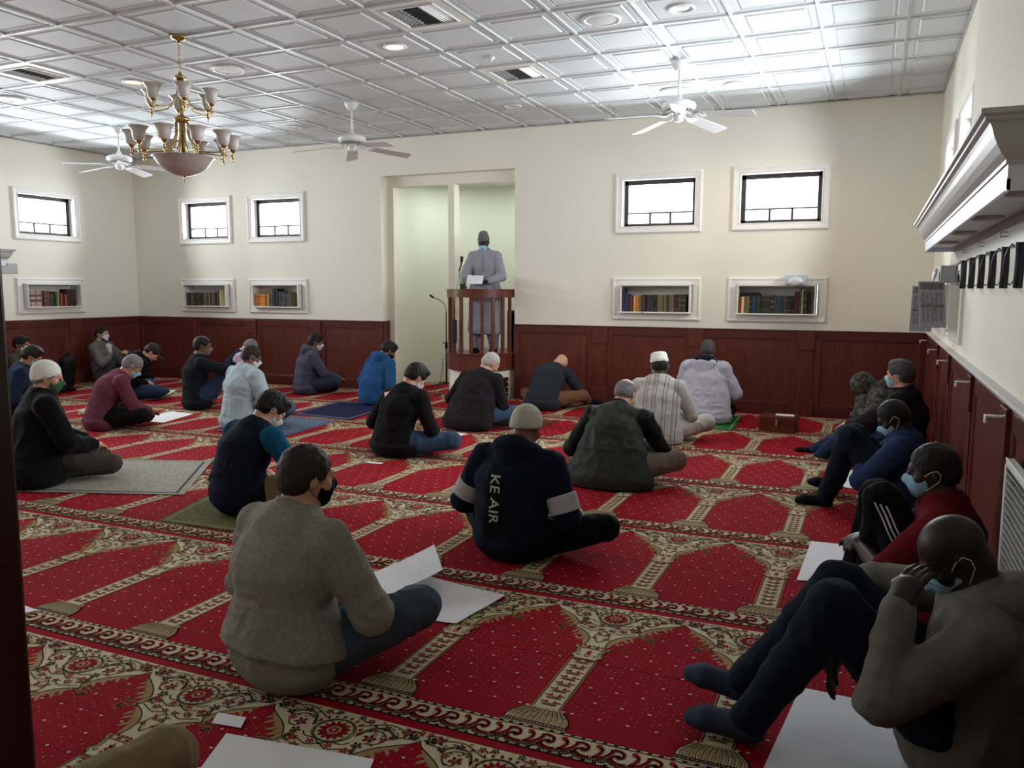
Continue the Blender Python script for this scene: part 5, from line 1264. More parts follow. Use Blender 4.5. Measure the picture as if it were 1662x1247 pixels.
# --- striped robe and white kufi
ROBE = stripe_mat('striped_robe', (176, 172, 168), [(x, w_) for c in (-.10, -.02, .075, .16) for x, w_ in ((c, .0028), (c + .012, .0012), (c + .030, .0028))])
WCAP = cloth('white_cap', (226, 225, 220))
b, J = person('man in a grey striped robe and white kufi cap, turned towards the front wall', (-1.83, 7.56, 0), 0, 1.03, 'dark', neck=(0, .06, .575), slump=.04, head=(18, 22, -3), knR=(.38, .28, .16), anR=(0, .36, .08), elbR=(.28, .10, .28), wrR=(.16, .30, .22),
  top='robe', topm=ROBE, legm=ROBE, hairc='black', hairtype='short', cap=('kufi', WCAP), girth=1.14, skirt=(.24, .20, 0), res=MIDR, folds=.009, seed=15, loose=.022, legr=1.1, mask=MASKW)

# --- white jacket with navy hood
LILAC = cloth('pale_lilac_nylon', (178, 176, 192), rough=.6, bump=.1)
b, J = person('man in a pale lilac jacket with navy hood, kneeling on a green mat', (-1.66, 8.98, .013), -6, 1.03, 'brown', pel=(0, 0, .16), neck=(0, .06, .62), slump=.03, head=(20, 10, 0), knL=(-.16, .40, .08), anL=(-.09, .02, .06), knR=(.16, .40, .08), anR=(.09, .02, .06), toeL=(0, -1, 0), toeR=(0, -1, 0),
  elbL=(-.30, .10, .30), wrL=(-.12, .30, .24), elbR=(.30, .10, .30), wrR=(.12, .30, .24), top='jacket', topm=LILAC, legm=BLACKC, footm=SOCK, hairc='salt', hairtype='short', hood=NAVY, skirt=(.31, .19, -.06), girth=1.14, res=MIDR, folds=.010, seed=18, loose=.03, armr=1.05)
v = Vol(J['neck'] - .28, J['neck'] + .15, .008); v.cap(J['neck'] + J['back'] * .10 - J['sdir'] * .02, J['neck'] + J['back'] * .135 - J['sdir'] * .17, .06, .02, .03, (J['ax'], 2.3)); vol_mesh(v, 'hood_lining', LILAC, b, 2, .004, 4)

# --- slate shirt, bowed right down, khaki trousers
b, J = person('man in a slate shirt and brown trousers, bowed very low right of the pulpit', (-3.60, 9.08, 0), -8, 1.0, 'light', neck=(.03, .27, .47), slump=.10, head=(75, 0, 10), shw=.19, elbR=(.30, .34, .24), wrR=(.18, .46, .12), elbL=(-.28, .3, .24), wrL=(-.1, .45, .12), knR=(.36, .26, .15), anR=(.30, .60, .06), toeR=(.9, .5, -.1), knL=(-.36, .26, .13),
  top='shirt', topm=cloth('slate_shirt', (44, 46, 56)), legm=cloth('brown_trousers', (104, 78, 56)), footm=SOCK, hairtype='bald', girth=1.08, res=MIDR, folds=.007, seed=21, loose=.024, hem=.02, belt=BLACKC)

# --- charcoal pullover in front of the pulpit
b, J = person('grey-haired man in a charcoal pullover and jeans in front of the pulpit', (-3.78, 7.52, .013), -12, 1.02, 'light', neck=(.05, .16, .545), slump=.07, head=(38, -24, 12), shw=.19, knR=(.36, .34, .14), anR=(.10, .52, .08), elbR=(.26, .18, .26), wrR=(.10, .38, .2),
  top='pullover', topm=CHAR, legm=JEANS, footm=SOCK, hairc='white', hairtype='buzz', collar='shirt', collarm=CHAR, girth=1.10, skirt=(.30, .17, -.05), res=MIDR, folds=.009, seed=24, loose=.022)

# --- black sweater and blue jeans, middle
b, J = person('man in a black sweater and light blue jeans sitting beside a sheet of white paper', (-3.76, 6.0, 0), -16, 1.04, 'light', neck=(.02, .15, .545), slump=.07, head=(42, -8, 6), knR=(.38, .24, .13), anR=(.0, .36, .08), elbR=(.28, .14, .27), wrR=(.14, .36, .18),
  top='sweater', topm=cloth('black_sweater', (22, 21, 25)), legm=JEANS, footm=SOCK, hairc='black', hairtype='full', mask=MASKW, collar='shirt', collarm=cloth('grey_collar', (70, 70, 76)), girth=1.08, res=MIDR, folds=.008, seed=27, loose=.020, hem=.01)

# --- bright blue hooded top
BLUEH = cloth('royal_blue_fleece', (38, 76, 124), bump=.4)
b, J = person('man in a bright blue hooded top sitting on a navy mat left of the pulpit', (-5.66, 8.58, .013), -20, 1.0, 'brown', neck=(.02, .14, .56), slump=.05, head=(42, -14, 0), knR=(.30, .30, .12), anR=(0, .36, .08), top='hooded_top', topm=BLUEH, legm=cloth('blue_trousers', (38, 56, 96)), footm=SOCK, hairc='black', hairtype='full', mask=BLACKC, hood=BLUEH, girth=1.06, skirt=(.20, .15, 0), res=MIDR, folds=.009, seed=30, loose=.024)

# --- grey hooded top by the left panelling
GREYH = cloth('blue_grey_fleece', (72, 74, 90), bump=.4)
b, J = person('man in a grey hooded top with a patterned mask, beside the panelling', (-7.12, 9.12, 0), -42, 1.0, 'brown', neck=(.0, .10, .585), slump=.06, head=(16, -6, 0), knR=(.30, .34, .17), anR=(.02, .40, .08), elbR=(.24, .22, .28), wrR=(.14, .42, .20), elbL=(-.24, .22, .28), wrL=(-.0, .44, .2),
  top='hooded_top', topm=GREYH, legm=cloth('slate_trousers', (46, 56, 74)), footm=SOCK, hairc='black', hairtype='full', mask=stripe_mat('patterned_mask', (205, 205, 205), [(x, .004) for x in (-.05, -.03, -.01, .01, .03, .05)], 2), hood=GREYH, girth=1.10, res=MIDR, folds=.009, seed=33, loose=.024, hem=.02)

# --- pale blue shirt
b, J = person('man in a pale blue shirt and grey-blue jeans, seen from behind, glasses', (-5.92, 6.52, .013), -18, 1.04, 'brown', neck=(.0, .08, .585), slump=.05, head=(26, -18, 0), shw=.20, knR=(.38, .28, .20), anR=(.06, .42, .08), elbR=(.30, .10, .27), wrR=(.12, .30, .2),
  top='shirt', topm=cloth('pale_blue_shirt', (166, 184, 194), bump=.1), legm=cloth('grey_jeans', (78, 92, 118)), hairc='dark', hairtype='short', glasses=True, mask=MASKW, collar='shirt', collarm=cloth('pale_blue_shirt', (0, 0, 0)), girth=1.2, res=MIDR, folds=.008, seed=36, loose=.024, hem=.03, armr=1.1)

# --- black sweater, arm stretched over the knee
b, J = person('man in a black jumper resting one arm over his knee, patterned dark mask', (-7.40, 7.42, 0), -34, 1.03, 'brown', neck=(-.02, .05, .60), slump=.07, head=(8, -16, 0), knR=(.18, .30, .40), anR=(.12, .46, .08), elbR=(.34, .24, .47), wrR=(.30, .52, .46), handR=(.2, .9, -.3), knL=(-.34, .22, .12), anL=(.2, .10, .06), toeL=(1, -.4, 0),
  top='jumper', topm=cloth('ink_jumper', (22, 24, 32)), legm=cloth('navy_trousers', (42, 52, 80)), hairc='black', hairtype='short', mask=cloth('camouflage_mask', (120, 112, 104), noise=.5), glasses=True, girth=1.1, res=MIDR, folds=.008, seed=39, loose=.02, hem=.02)

# --- bowing man by the panelling in lavender shirt and dark vest
b, J = person('grey-haired man in a lavender shirt and dark vest, bowing beside the panelling', (-8.2, 8.78, 0), -50, 1.0, 'light', neck=(.02, .24, .54), slump=.08, head=(55, -4, 0), top='shirt', topm=cloth('navy_vest', (30, 30, 44)), sleevem=cloth('lavender_shirt', (186, 172, 196)), legm=cloth('lavender_trousers', (96, 92, 112)), hairc='grey', hairtype='buzz',
  mask=cloth('straw_mask', (176, 164, 128)), collar='shirt', collarm=cloth('lavender_shirt', (0, 0, 0)), elbR=(.26, .24, .30), wrR=(.05, .40, .24), res=FAR, seed=42)

# --- maroon shirt
b, J = person('grey-haired man in a maroon shirt and black trousers, head bowed', (-7.22, 5.93, 0), -34, 1.02, 'tan', neck=(.03, .22, .53), slump=.09, head=(42, 0, 4), shw=.19, elbR=(.28, .26, .26), wrR=(.10, .44, .16), elbL=(-.26, .2, .26), knR=(.36, .34, .15), anR=(-.02, .44, .08),
  top='shirt', topm=cloth('maroon_shirt', (98, 50, 66)), legm=BLACKC, footm=SOCK, hairc='grey', hairtype='short', mask=MASKB, collar='shirt', collarm=cloth('maroon_shirt', (0, 0, 0)), girth=1.14, res=MIDR, folds=.008, seed=45, loose=.02, hem=.02)

# --- black hooded top and flat cap
b, J = person('man in a black hooded top, dark flat cap and jeans, leaning forward', (-8.82, 7.66, 0), -38, 1.0, 'light', neck=(.02, .22, .52), slump=.08, head=(55, -10, 0), knR=(.36, .36, .11), anR=(-.02, .44, .07), top='hooded_top', topm=BLACKC, legm=cloth('denim_blue', (44, 62, 92)), footm=SOCK, hairc='dark', hairtype='short',
  cap=('ball', cloth('dark_flat_cap', (50, 46, 48))), hood=BLACKC, girth=1.1, res=MIDR, folds=.008, seed=48, loose=.026, hem=.01)

# --- suit jacket in the corner
b, J = person('man in a grey suit jacket with pale mask, leaning on the left wall', (-10.66, 8.86, 0), -72, 1.02, 'light', neck=(-.0, -.03, .60), slump=.04, head=(2, -6, 0), knR=(.14, .38, .50), anR=(.12, .56, .08), knL=(-.14, .38, .48), anL=(-.12, .56, .08), elbR=(.26, .10, .36), wrR=(.06, .30, .48), elbL=(-.26, .10, .36), wrL=(-.04, .32, .50), handR=(-.8, .5, 0), handL=(.8, .5, 0),
  top='suit_jacket', topm=cloth('grey_tweed', (100, 98, 98), noise=.12), legm=cloth('grey_slacks', (70, 68, 72)), footm=SOCK, hairc='black', hairtype='short', mask=MASKW, glasses=True, collar='shirt', collarm=cloth('white_collar', (200, 198, 196)), beard='black', girth=1.1, res=FAR, seed=51, loose=.024)
v = Vol((-.15, -.2, .2), (.15, .35, .62), .006); v.cap(J['q'](.52) - J['back'] * .155, J['q'](.86) - J['back'] * .120, .012, .048, .01, None); vol_mesh(v, 'shirt_front', cloth('white_collar', (0, 0, 0)), b, 1)

# --- man behind the backpack, far left
b, J = person('black-haired man in an olive jacket against the left wall beside the backpack', (-10.6, 7.46, 0), -66, 1.0, 'brown', neck=(0, .02, .55), slump=.05, head=(10, 0, 0), knR=(.14, .36, .46), anR=(.12, .52, .08), knL=(-.14, .36, .44), anL=(-.12, .52, .08), elbR=(.26, .16, .34), wrR=(.04, .36, .46), elbL=(-.26, .16, .34), wrL=(-.02, .38, .46), handR=(-.8, .5, 0), handL=(.8, .5, 0),
  top='jacket', topm=cloth('olive_jacket', (62, 58, 44)), legm=cloth('olive_trousers', (50, 46, 38)), footm=SOCK, hairc='black', hairtype='full', mask=MASKW, girth=1.05, res=FAR, seed=54, loose=.024)

# --- navy jacket at the left edge
b, J = person('black-haired man in a dark blue jacket at the far left edge', (-8.42, 5.80, 0), -40, 1.0, 'tan', neck=(.02, .16, .60), slump=.06, head=(32, 0, 0), top='jacket', topm=cloth('dark_blue_jacket', (26, 40, 62)), legm=BLACKC, footm=SOCK, hairc='black', hairtype='full', mask=MASKB, glasses=True, girth=1.1, res=FAR, seed=57, loose=.026, hem=.01)

# --- white skull cap, black coat, green mask
b, J = person('man in a black coat, white skull cap and green mask, kneeling', (-5.62, 4.08, .013), -28, 1.04, 'light', pel=(0, 0, .18), neck=(.0, .03, .62), slump=.02, head=(14, -16, 0), shw=.20, knL=(-.15, .42, .09), anL=(-.09, .03, .06), knR=(.17, .42, .09), anR=(.09, .03, .06), toeL=(0, -1, 0), toeR=(0, -1, 0),
  elbL=(-.28, .12, .32), wrL=(-.10, .32, .24), elbR=(.28, .12, .32), wrR=(.12, .33, .24), top='coat', topm=cloth('black_wool', (13, 13, 15), sheen=.05), legm=cloth('olive_grey_trousers', (66, 64, 56)), footm=SOCK, hairc='grey', hairtype='short', cap=('skull_low', cloth('white_cap', (0, 0, 0))), mask=cloth('green_mask', (62, 98, 66)),
  collar='stand', collarm=cloth('grey_stand_collar', (96, 92, 86)), girth=1.14, skirt=(.32, .22, -.06), res=MIDR, folds=.010, seed=60, loose=.03, armr=1.05)

# --- right wall: camouflage jacket, dark jacket, blue shirt, red shirt, khaki hood
CAMO = bpy.data.materials.new('cloth_camouflage'); CAMO.use_nodes = True; _n = CAMO.node_tree.nodes; _l = CAMO.node_tree.links
_t = _n.new('ShaderNodeTexNoise'); _t.inputs['Scale'].default_value = 22; _t.inputs['Detail'].default_value = 3; _tc = _n.new('ShaderNodeTexCoord'); _l.new(_tc.outputs['Object'], _t.inputs['Vector'])
_r = _n.new('ShaderNodeValToRGB'); _r.color_ramp.interpolation = 'CONSTANT'; _e = _r.color_ramp.elements; _e[0].color = (*srgb(40, 42, 40), 1); _e[1].position = .45; _e[1].color = (*srgb(66, 66, 58), 1)
for p_, c_ in ((.52, (92, 90, 80)), (.6, (52, 54, 50)), (.68, (110, 106, 94))): q_ = _e.new(p_); q_.color = (*srgb(*c_), 1)
_l.new(_t.outputs['Fac'], _r.inputs[0]); _l.new(_r.outputs[0], _n['Principled BSDF'].inputs['Base Color']); _n['Principled BSDF'].inputs['Roughness'].default_value = .9
b, J = person('person bent forward in a camouflage jacket in the far right corner', (.30, 8.50, 0), 80, 1.0, 'light', neck=(.02, .26, .46), slump=.11, head=(80, 20, 0), knL=(-.14, .30, .34), anL=(-.1, .42, .08), knR=(.14, .30, .34), anR=(.1, .42, .08), elbL=(-.28, .22, .28), wrL=(-.10, .38, .30), elbR=(.28, .22, .28), wrR=(.1, .38, .3),
  top='camouflage_jacket', topm=CAMO, legm=CAMO, footm=SOCK, hairtype='bald', hood=CAMO, girth=1.1, res=FAR, folds=.012, seed=63, loose=.032, armr=1.15)
v = Vol(J['hc'] - .22, J['hc'] + .22, .009); v.ell(J['Hp'](0, -.02, .02), (.100, .120, .120), .02, rot(70, 20, 0)); v.cap(J['neck'], J['hc'], .09, .09, .04); vol_mesh(v, 'raised_hood', CAMO, b, 1, .010, 9)

b, J = person('grey-haired man in a dark jacket and pale mask, leaning on the right wall', (.27, 7.28, 0), 76, 1.05, 'light', neck=(-.02, .02, .595), slump=.03, head=(4, -10, 0), shw=.19, knL=(-.10, .40, .22), anL=(-.0, .58, .06), knR=(.20, .44, .22), anR=(.18, .66, .06), elbL=(-.24, .20, .36), wrL=(.02, .46, .28), elbR=(.28, .2, .34), wrR=(.2, .46, .28), handL=(.3, .9, -.2),
  top='jacket', topm=cloth('charcoal_brown', (28, 26, 29)), legm=cloth('denim_dark', (40, 54, 84)), footm=BLACKC, hairc='salt', hairtype='full', mask=MASKB, collar='stand', girth=1.16, res=MIDR, folds=.010, seed=66, loose=.028, armr=1.05, hem=.01)

b, J = person('man in a blue shirt and dark jeans, leaning on the right wall, arms folded', (.22, 5.76, 0), 82, 1.04, 'deep', neck=(-.02, .02, .49), slump=.07, head=(34, 8, 0), shw=.19, ll=1.08, knL=(-.04, .34, .48), anL=(-.06, .44, .06), toeL=(-.1, 1, -.12), knR=(.16, .34, .46), anR=(.34, .46, .06), toeR=(0, 1, -.1), elbL=(-.24, .16, .27), wrL=(.02, .22, .32), elbR=(.26, .18, .28), wrR=(.02, .26, .34), handL=(1, .1, .1), handR=(-1, .1, .1),
  top='shirt', topm=cloth('mid_blue_shirt', (42, 56, 92)), legm=DKJEANS, footm=SOCK, hairc='black', hairtype='buzz', mask=MASKB, collar='shirt', girth=1.12, res=MIDR, folds=.009, seed=69, loose=.024, hem=.01, armr=1.1, legr=1.08)

b, J = person('man in a red shirt and black track trousers with white stripes', (.30, 3.92, 0), 84, 1.06, 'dark', neck=(.0, .0, .50), slump=.06, head=(10, 4, 0), shw=.19, ll=1.02, knL=(-.02, .21, .47), anL=(.0, .26, .06), toeL=(.1, 1, -.12), knR=(.18, .24, .43), anR=(.22, .34, .06), elbL=(-.22, .16, .26), wrL=(-.0, .30, .28), elbR=(.26, .12, .28), wrR=(.06, .26, .30), handL=(.8, .5, -.2),
  top='shirt', topm=cloth('red_shirt', (98, 18, 28)), legm=BLACKC, footm=SOCK, hairc='black', hairtype='short', mask=MASKB, collar='shirt', girth=1.12, res=MIDR, folds=.009, seed=72, loose=.024, sleeve='short', hem=.01, legr=1.05)
tr = child(b, 'trousers'); STR = cloth('white_stripe', (214, 214, 214))
for k in range(3):
    m = MB(); path = []
    for a, c, t in [(J['hipL'], J['kL'], t) for t in np.linspace(.25, 1, 14)]: path.append(a + (c - a) * t)
    path = [p + A3(-.5, (-1 + k) * .022, .004 * (k - 1)) for p in path]; hit = [h for h in project_on(tr, path, (1, 0, 0), .0012) if h]
    if len(hit) > 3: m.tube(hit, .0052, 6, flat=.5); m.build('side_stripe', STR, b)

KH = cloth('khaki_hooded_fleece', (112, 108, 98), bump=.5)
b, J = person('bald man in a khaki sweatshirt resting his forehead on his hand', (.31, 2.71, .013), 86, 1.09, 'deep', neck=(.0, .0, .485), slump=.09, head=(44, 10, 0), shw=.20, pel=(0, 0, .11), ll=1.1, knL=(-.15, .38, .47), anL=(-.17, .56, .05), toeL=(-.05, 1, -.10), knR=(.06, .38, .46), anR=(.0, .62, .07), toeR=(-.1, 1, .05), elbL=(-.27, .13, .32), wrL=(-.16, .17, .56), handL=(.5, -.35, .5), elbR=(.22, .22, .40), wrR=(.0, .36, .20), handR=(-.05, .15, -1), curl=.3,
  top='hooded_sweatshirt', topm=KH, legm=DKJEANS, footm=GSOCK, hairtype='bald', hood=KH, glasses=True, mask=MASKB, girth=1.12, res=NEAR, folds=.009, seed=75, loose=.024, hem=.02, armr=1.05, legr=1.06)

# --- knee of someone outside the frame, bottom left
b, J = person('khaki trouser knee of a seated person at the bottom left edge', (-1.95, 1.09, .008), -36, 1.0, 'light', neck=(.0, -.06, .56), slump=.03, head=(10, 0, 0), ll=1.19, knR=(.09, .47, .24), anR=(-.1, .22, .05), knL=(-.40, -.06, .12), anL=(-.15, .12, .06), wrL=(-.2, .1, .2), wrR=(.1, .12, .2), top='pullover', topm=CHAR, legm=cloth('khaki_light', (126, 112, 84)), footm=SOCK, hairc='dark', res=MIDR, seed=78, folds=.006, legr=1.1)

# --- the speaker standing in the pulpit
GREYR = cloth('grey_robe', (150, 148, 160), bump=.15)
RINGCAP = stripe_mat('banded_cap', (112, 112, 120), [(x, .0045) for x in (1.47, 1.49, 1.51, 1.53, 1.55, 1.57, 1.59, 1.61, 1.63, 1.65, 1.67)], 2)
b, J = person('man in a grey robe and banded cap standing in the pulpit, reading', (-4.765, 9.93, .586), 194, .97, 'deep', pel=(0, 0, .86), neck=(0, .04, 1.38), slump=.0, head=(22, 0, 0), shw=.158, knL=(-.11, .03, .46), anL=(-.12, .0, .08), knR=(.11, .03, .46), anR=(.12, .0, .08), toeL=(-.1, 1, -.12), toeR=(.1, 1, -.12),
  elbL=(-.24, .10, 1.06), wrL=(-.06, .33, .96), elbR=(.27, .10, 1.06), wrR=(.24, .35, .92), handL=(.7, .6, .1), handR=(-.2, .6, -.5), top='robe', topm=GREYR, legm=cloth('grey_robe_trousers', (128, 126, 138)), footm=BLACKC, hairtype='buzz', hairc='black', cap=('tall', RINGCAP), glasses=True, mask=MASKB, collar='shirt', collarm=GREYR,
  girth=1.02, res=MIDR, folds=.010, seed=81, loose=.026, armr=1.02, legr=1.2)
v = Vol((-.4, -.35, .15), (.4, .4, 1.0), .009); v.cap((0, 0, .95), (0, 0, .34), .145, .175, .02, ((1, 0, 0), 1.35)); v.plane_cut((0, 0, .27), (0, 0, -1)); vol_mesh(v, 'robe_skirt', GREYR, b, 2, .014, 5, (2, 2, .25))
m = MB(); n_ = 8
m.tube(project_on(child(b, 'robe'), [(0, .8, z) for z in np.linspace(1.10, 1.30, 10)], (0, -1, 0), .001), .006, 6, flat=.4); m.build('embroidered_placket', cloth('darker_embroidery', (104, 102, 120)), b)
def sheet(name, corners, label, group=None, curl=0, mt=PAPER, nn=8, lift=None):
    """paper sheet between four corners (world), with thickness, a fold and slight curl"""
    A, B, Cc, Dd = [Vector(c) for c in corners]; o = (A + B + Cc + Dd) / 4; o.z = min(c.z for c in (A, B, Cc, Dd)); vs = []
    for t in (0, .0012):
        for i in range(nn + 1):
            for j in range(nn + 1):
                u, v_ = i / nn, j / nn; p = A.lerp(B, u).lerp(Dd.lerp(Cc, u), v_); z = curl * ((abs(u - .5) * 2) ** 3 * .6 + .25 * (1 - abs(sin(pi * v_ * 1.5))) + .1 * sin(u * 9 + v_ * 4))
                vs.append((p.x - o.x, p.y - o.y, p.z - o.z + z + t))
    N_ = nn + 1; M_ = N_ * N_; fs = []
    for i in range(nn):
        for j in range(nn): a = i * N_ + j; fs += [(a, a + N_, a + N_ + 1, a + 1), (a + M_, a + 1 + M_, a + N_ + 1 + M_, a + N_ + M_)]
    for i in range(nn): a, b_ = i * N_, (i + 1) * N_; fs += [(a, b_, b_ + M_, a + M_), (a + nn, a + nn + M_, b_ + nn + M_, b_ + nn), (i, i + M_, i + 1 + M_, i + 1), (nn * N_ + i, nn * N_ + i + 1, nn * N_ + i + 1 + M_, nn * N_ + i + M_)]
    m = MB(); m.add(vs, fs, 0, False); ob = m.build(name, mt, None, tuple(o)); tag(ob, label, 'paper' if name == 'paper_sheet' else 'mat', group); return ob
sheet('paper_sheet', [(-4.83, 9.50, 1.50), (-4.58, 9.46, 1.49), (-4.60, 9.55, 1.60), (-4.85, 9.59, 1.61)], 'white papers held by the man in the pulpit', curl=.01)
# microphone in front of the speaker, with its green cord
m = MB(); m.tube([(0, 0, 0), (.02, .02, .09), (.025, .02, .13)], [.009, .011, .011], 10); m.tube([(.025, .02, .12), (.03, .02, .19)], [.018, .02], 12)
root = m.build('handheld_microphone', BLACKM, None, (-4.93, 9.50, 1.66)); tag(root, 'black microphone clipped in front of the speaker', 'microphone')
m = MB(); m.tube([(.0, 0, .02), (-.008, .0, -.10), (.006, -.08, -.20), (-.004, -.125, -.32), (.012, -.125, -.50), (0, -.125, -.66)], .005, 8); m.tube([(.0, 0, 0.02), (.02, -.01, -.10), (.03, -.085, -.20), (.026, -.125, -.40), (.03, -.125, -.56)], .004, 8); m.build('cord', mat('yellow_green_cord', srgb(160, 176, 90), .6), root)
m = MB(); m.bbox(-.025, .03, -.15, -.12, -.92, -.62, .008); m.build('transmitter', BLACKM, root)
# ================================================================== papers, mats and the backpack on the carpet
Z = .0045
def flat(pts): return [(x, y, Z) for x, y in pts]
sheet('paper_sheet', flat([(-2.22, 3.52), (-1.52, 3.38), (-1.58, 3.00), (-2.02, 3.02)]), 'creased white poster sheet in front of the grey fleece jacket', 'white sheets on the carpet', .012)
sheet('paper_sheet', [(-2.25, 3.36, .01), (-2.02, 3.60, .12), (-1.83, 3.34, .10), (-2.02, 3.06, .02)], 'folded corner of white paper standing up beside the grey fleece sleeve', 'white sheets on the carpet', .01)
sheet('paper_sheet', flat([(-7.46, 7.08), (-7.08, 7.04), (-6.91, 6.44), (-7.36, 6.42)]), 'white sheet on the carpet right of the maroon shirt', 'white sheets on the carpet')
sheet('paper_sheet', flat([(-9.24, 8.40), (-8.96, 8.62), (-8.56, 8.00), (-8.80, 7.90)]), 'white sheet on the carpet in front of the man in the flat cap', 'white sheets on the carpet')
sheet('paper_sheet', flat([(-7.42, 8.50), (-7.04, 8.54), (-7.06, 8.20), (-7.40, 8.16)]), 'white sheet beyond the pale blue shirt, near the grey hooded man', 'white sheets on the carpet')
sheet('paper_sheet', flat([(-4.10, 7.16), (-3.66, 7.20), (-3.60, 6.46), (-4.0, 6.42)]), 'white sheet in front of the black sweater and blue jeans', 'white sheets on the carpet')
sheet('paper_sheet', flat([(-1.92, 7.02), (-1.49, 7.06), (-1.53, 6.62), (-1.90, 6.58)]), 'white sheet beside the grey-green windbreaker', 'white sheets on the carpet')
sheet('paper_sheet', flat([(-1.90, 8.62), (-1.60, 8.64), (-1.61, 8.02), (-1.88, 8.00)]), 'white sheet beside the striped robe', 'white sheets on the carpet')
sheet('paper_sheet', flat([(-2.05, 4.70), (-1.54, 4.84), (-1.51, 4.44), (-1.92, 4.30)]), 'white sheet with a curling corner under the lettered sweatshirt sleeve', 'white sheets on the carpet', .02)
sheet('paper_sheet', flat([(-.13, 7.0), (.10, 6.9), (.06, 6.30), (-.17, 6.36)]), 'white sheet between the feet of the two men at the far right wall', 'white sheets on the carpet')
sheet('paper_sheet', flat([(-.27, 4.88), (.02, 4.90), (.02, 4.26), (-.29, 4.18)]), 'white sheet beside the striped track trousers', 'white sheets on the carpet')
sheet('paper_sheet', flat([(-.18, 3.02), (.18, 3.0), (.22, 2.38), (-.24, 2.44)]), 'white perforated sheet under the nearest man on the right', 'white sheets on the carpet')
sheet('paper_sheet', flat([(-1.86, 1.93), (-1.34, 2.0), (-1.20, 1.60), (-1.72, 1.56)]), 'white perforated sheet at the bottom edge of the picture', 'white sheets on the carpet')
sheet('paper_sheet', flat([(-1.98, 2.02), (-1.87, 2.035), (-1.84, 1.975), (-1.95, 1.96)]), 'small white paper strip above the bottom sheet', 'white sheets on the carpet')
sheet('paper_sheet', flat([(-3.70, 2.42), (-3.36, 2.38), (-3.44, 2.26), (-3.78, 2.28)]), 'corner of a white sheet beside the dark door post', 'white sheets on the carpet')
sheet('paper_sheet', flat([(-3.80, 5.67), (-3.66, 5.68), (-3.65, 5.63), (-3.79, 5.62)]), 'tiny white paper slip behind the black sweater', 'white sheets on the carpet')
NAVYM = cloth('navy_velvet_mat', (26, 26, 66)); GREENM = cloth('green_mat', (30, 104, 56)); REDM = cloth('rust_mat', (120, 44, 34), noise=.25); PATM = cloth('patterned_pale_mat', (150, 148, 140), noise=.35); BLUM = cloth('blue_grey_mat', (96, 110, 136), noise=.3); OLM = cloth('olive_mat', (96, 98, 60), noise=.4)
def rug(pts, label, mt, edge, fringe=True):
    c = [sum(p[i] for p in pts) / 4 for i in (0, 1)]; root = empty('prayer_mat', (c[0], c[1], 0)); tag(root, label, 'mat', None)
    ins = lambda f, z: [(c[0] + (x - c[0]) * f, c[1] + (y - c[1]) * f, z) for x, y in pts]
    def slab(nm, f, z0, z1, m_):
        q = [(x - c[0], y - c[1]) for x, y, _ in ins(f, 0)]; m = MB(); m.prism(q, z0, z1, 'XY'); return m.build(nm, m_, root)
    slab('border', 1.0, .004, .0075, mt); slab('trim_line', .93, .0075, .0082, edge); slab('field', .90, .0082, .009, mt)
    m = MB()
    for (p, q) in ((pts[0], pts[3]), (pts[1], pts[2])):
        for k in range(30):
            t = (k + .5) / 30; x = p[0] + (q[0] - p[0]) * t; y = p[1] + (q[1] - p[1]) * t; s = -1 if p is pts[0] else 1
            d = Vector((pts[1][0] - pts[0][0], pts[1][1] - pts[0][1], 0)).normalized() * s * .03; m.tube([(x - c[0], y - c[1], .006), (x - c[0] + d.x, y - c[1] + d.y, .0055)], .0015, 4)
    m.build('fringe', edge, root)
WHT = cloth('silver_trim', (150, 150, 170))
rug([(-6.20, 8.6), (-6.05, 7.50), (-5.22, 7.42), (-5.35, 8.66)], 'navy prayer mat with a silver border line under the blue hooded top', NAVYM, WHT)
rug([(-2.0, 9.55), (-1.95, 8.55), (-1.28, 8.52), (-1.32, 9.5)], 'green prayer mat under the kneeling man in the pale jacket', GREENM, cloth('pale_green_trim', (150, 190, 150)))
rug([(-5.95, 10.0), (-5.9, 9.02), (-5.32, 9.02), (-5.36, 9.85)], 'rust red patterned rug in front of the alcove beside the microphone stand', REDM, cloth('ochre_trim', (150, 110, 60)))
rug([(-6.2, 4.7), (-5.7, 3.72), (-4.35, 4.2), (-5.0, 5.15)], 'pale grey patterned mat under the kneeling man in the black coat', PATM, cloth('charcoal_trim', (66, 68, 76)))
rug([(-6.2, 7.36), (-6.05, 6.3), (-5.2, 6.25), (-5.3, 7.28)], 'blue grey mat under the man in the pale blue shirt', BLUM, cloth('blue_trim', (40, 48, 96)))
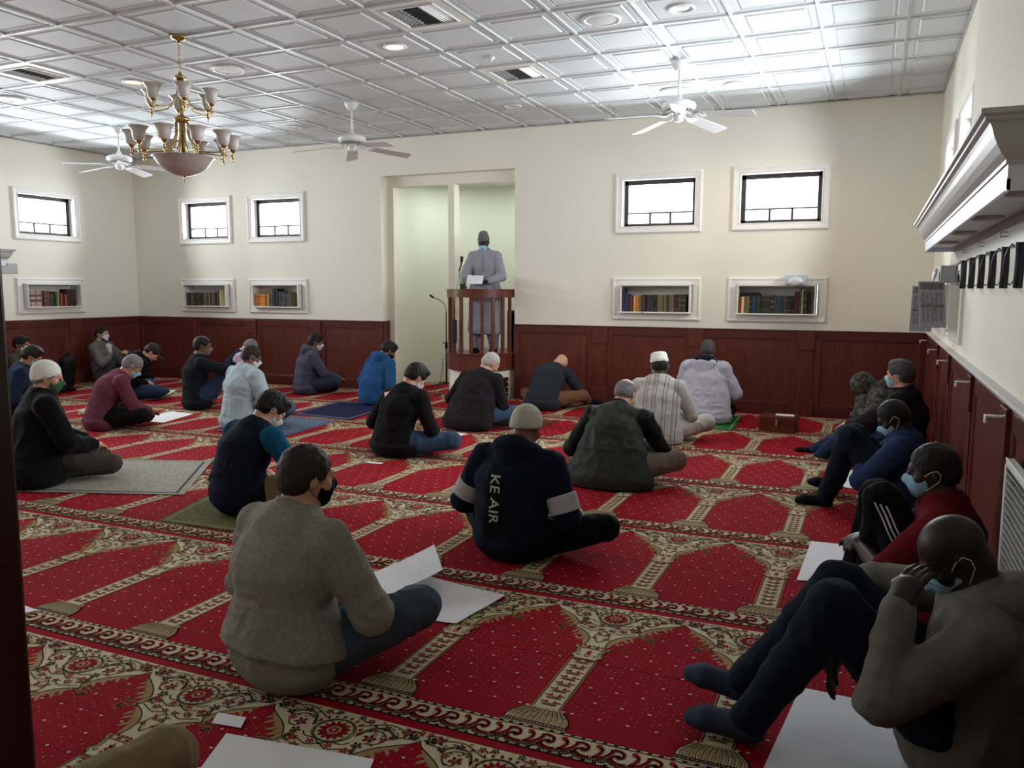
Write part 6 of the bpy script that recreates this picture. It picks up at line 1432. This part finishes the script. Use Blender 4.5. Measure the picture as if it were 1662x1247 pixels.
rug([(-4.25, 4.5), (-4.0, 3.66), (-3.2, 3.68), (-3.35, 4.5)], 'olive patterned mat under the man in the raglan shirt', OLM, cloth('straw_trim', (150, 142, 96)))
rug([(-3.75, 8.1), (-3.7, 7.6), (-3.12, 7.6), (-3.1, 8.35)], 'brown patterned mat in front of the charcoal pullover', cloth('brown_mat', (96, 50, 44), noise=.3), cloth('dark_trim', (50, 34, 34)))

# backpack against the left panelling
root = empty('backpack', (-10.52, 8.10, 0), radians(-62)); tag(root, 'black backpack leaning on the left panelling between two seated men', 'backpack')
BP = cloth('black_nylon_bag', (20, 21, 24), rough=.55)
v = Vol((-.25, -.2, -.02), (.25, .2, .56), .008); v.cap((0, .0, .10), (0, .03, .38), .10, .10, .05, ((1, 0, 0), 1.6)); v.plane_cut((0, 0, .004), (0, 0, -1)); vol_mesh(v, 'main_body', BP, root, 2, .005, 3)
v = Vol((-.25, -.25, -.02), (.25, .2, .56), .008); v.cap((0, -.075, .08), (0, -.06, .20), .055, .055, .03, ((1, 0, 0), 2.2)); v.plane_cut((0, 0, .006), (0, 0, -1)); vol_mesh(v, 'front_pocket', BP, root, 2, .004, 6)
m = MB(); m.tube([(-.05, .03, .47), (-.03, .03, .515), (.03, .03, .515), (.05, .03, .47)], .009, 8); m.build('top_handle', BP, root)
m = MB(); m.tube([(.10, -.11, .10), (.12, -.12, .20), (.11, -.09, .30)], .004, 6); m.tube([(-.09, -.10, .33), (.09, -.10, .33)], .004, 6); m.build('zip', mat('zip_grey', srgb(110, 112, 116), .4), root)
# crumpled headscarf heap near the maroon shirt
m = MB(); bm = bmesh.new(); bmesh.ops.create_icosphere(bm, subdivisions=4, radius=1)
for v_ in bm.verts:
    p = v_.co.copy(); k = 1 + .22 * sin(p.x * 6 + p.z * 4) * cos(p.y * 7) + .1 * sin(p.x * 15 + p.y * 11); v_.co = Vector((p.x * .12 * k, p.y * .10 * k, max(0, p.z) * .07 * k + .004))
m.bm(bm, 0, True); o = m.build('folded_scarf', cloth('cream_scarf', (186, 174, 148), noise=.2), None, (-8.15, 6.55, 0)); tag(o, 'small heap of cream cloth on the carpet left of the maroon shirt', 'scarf')
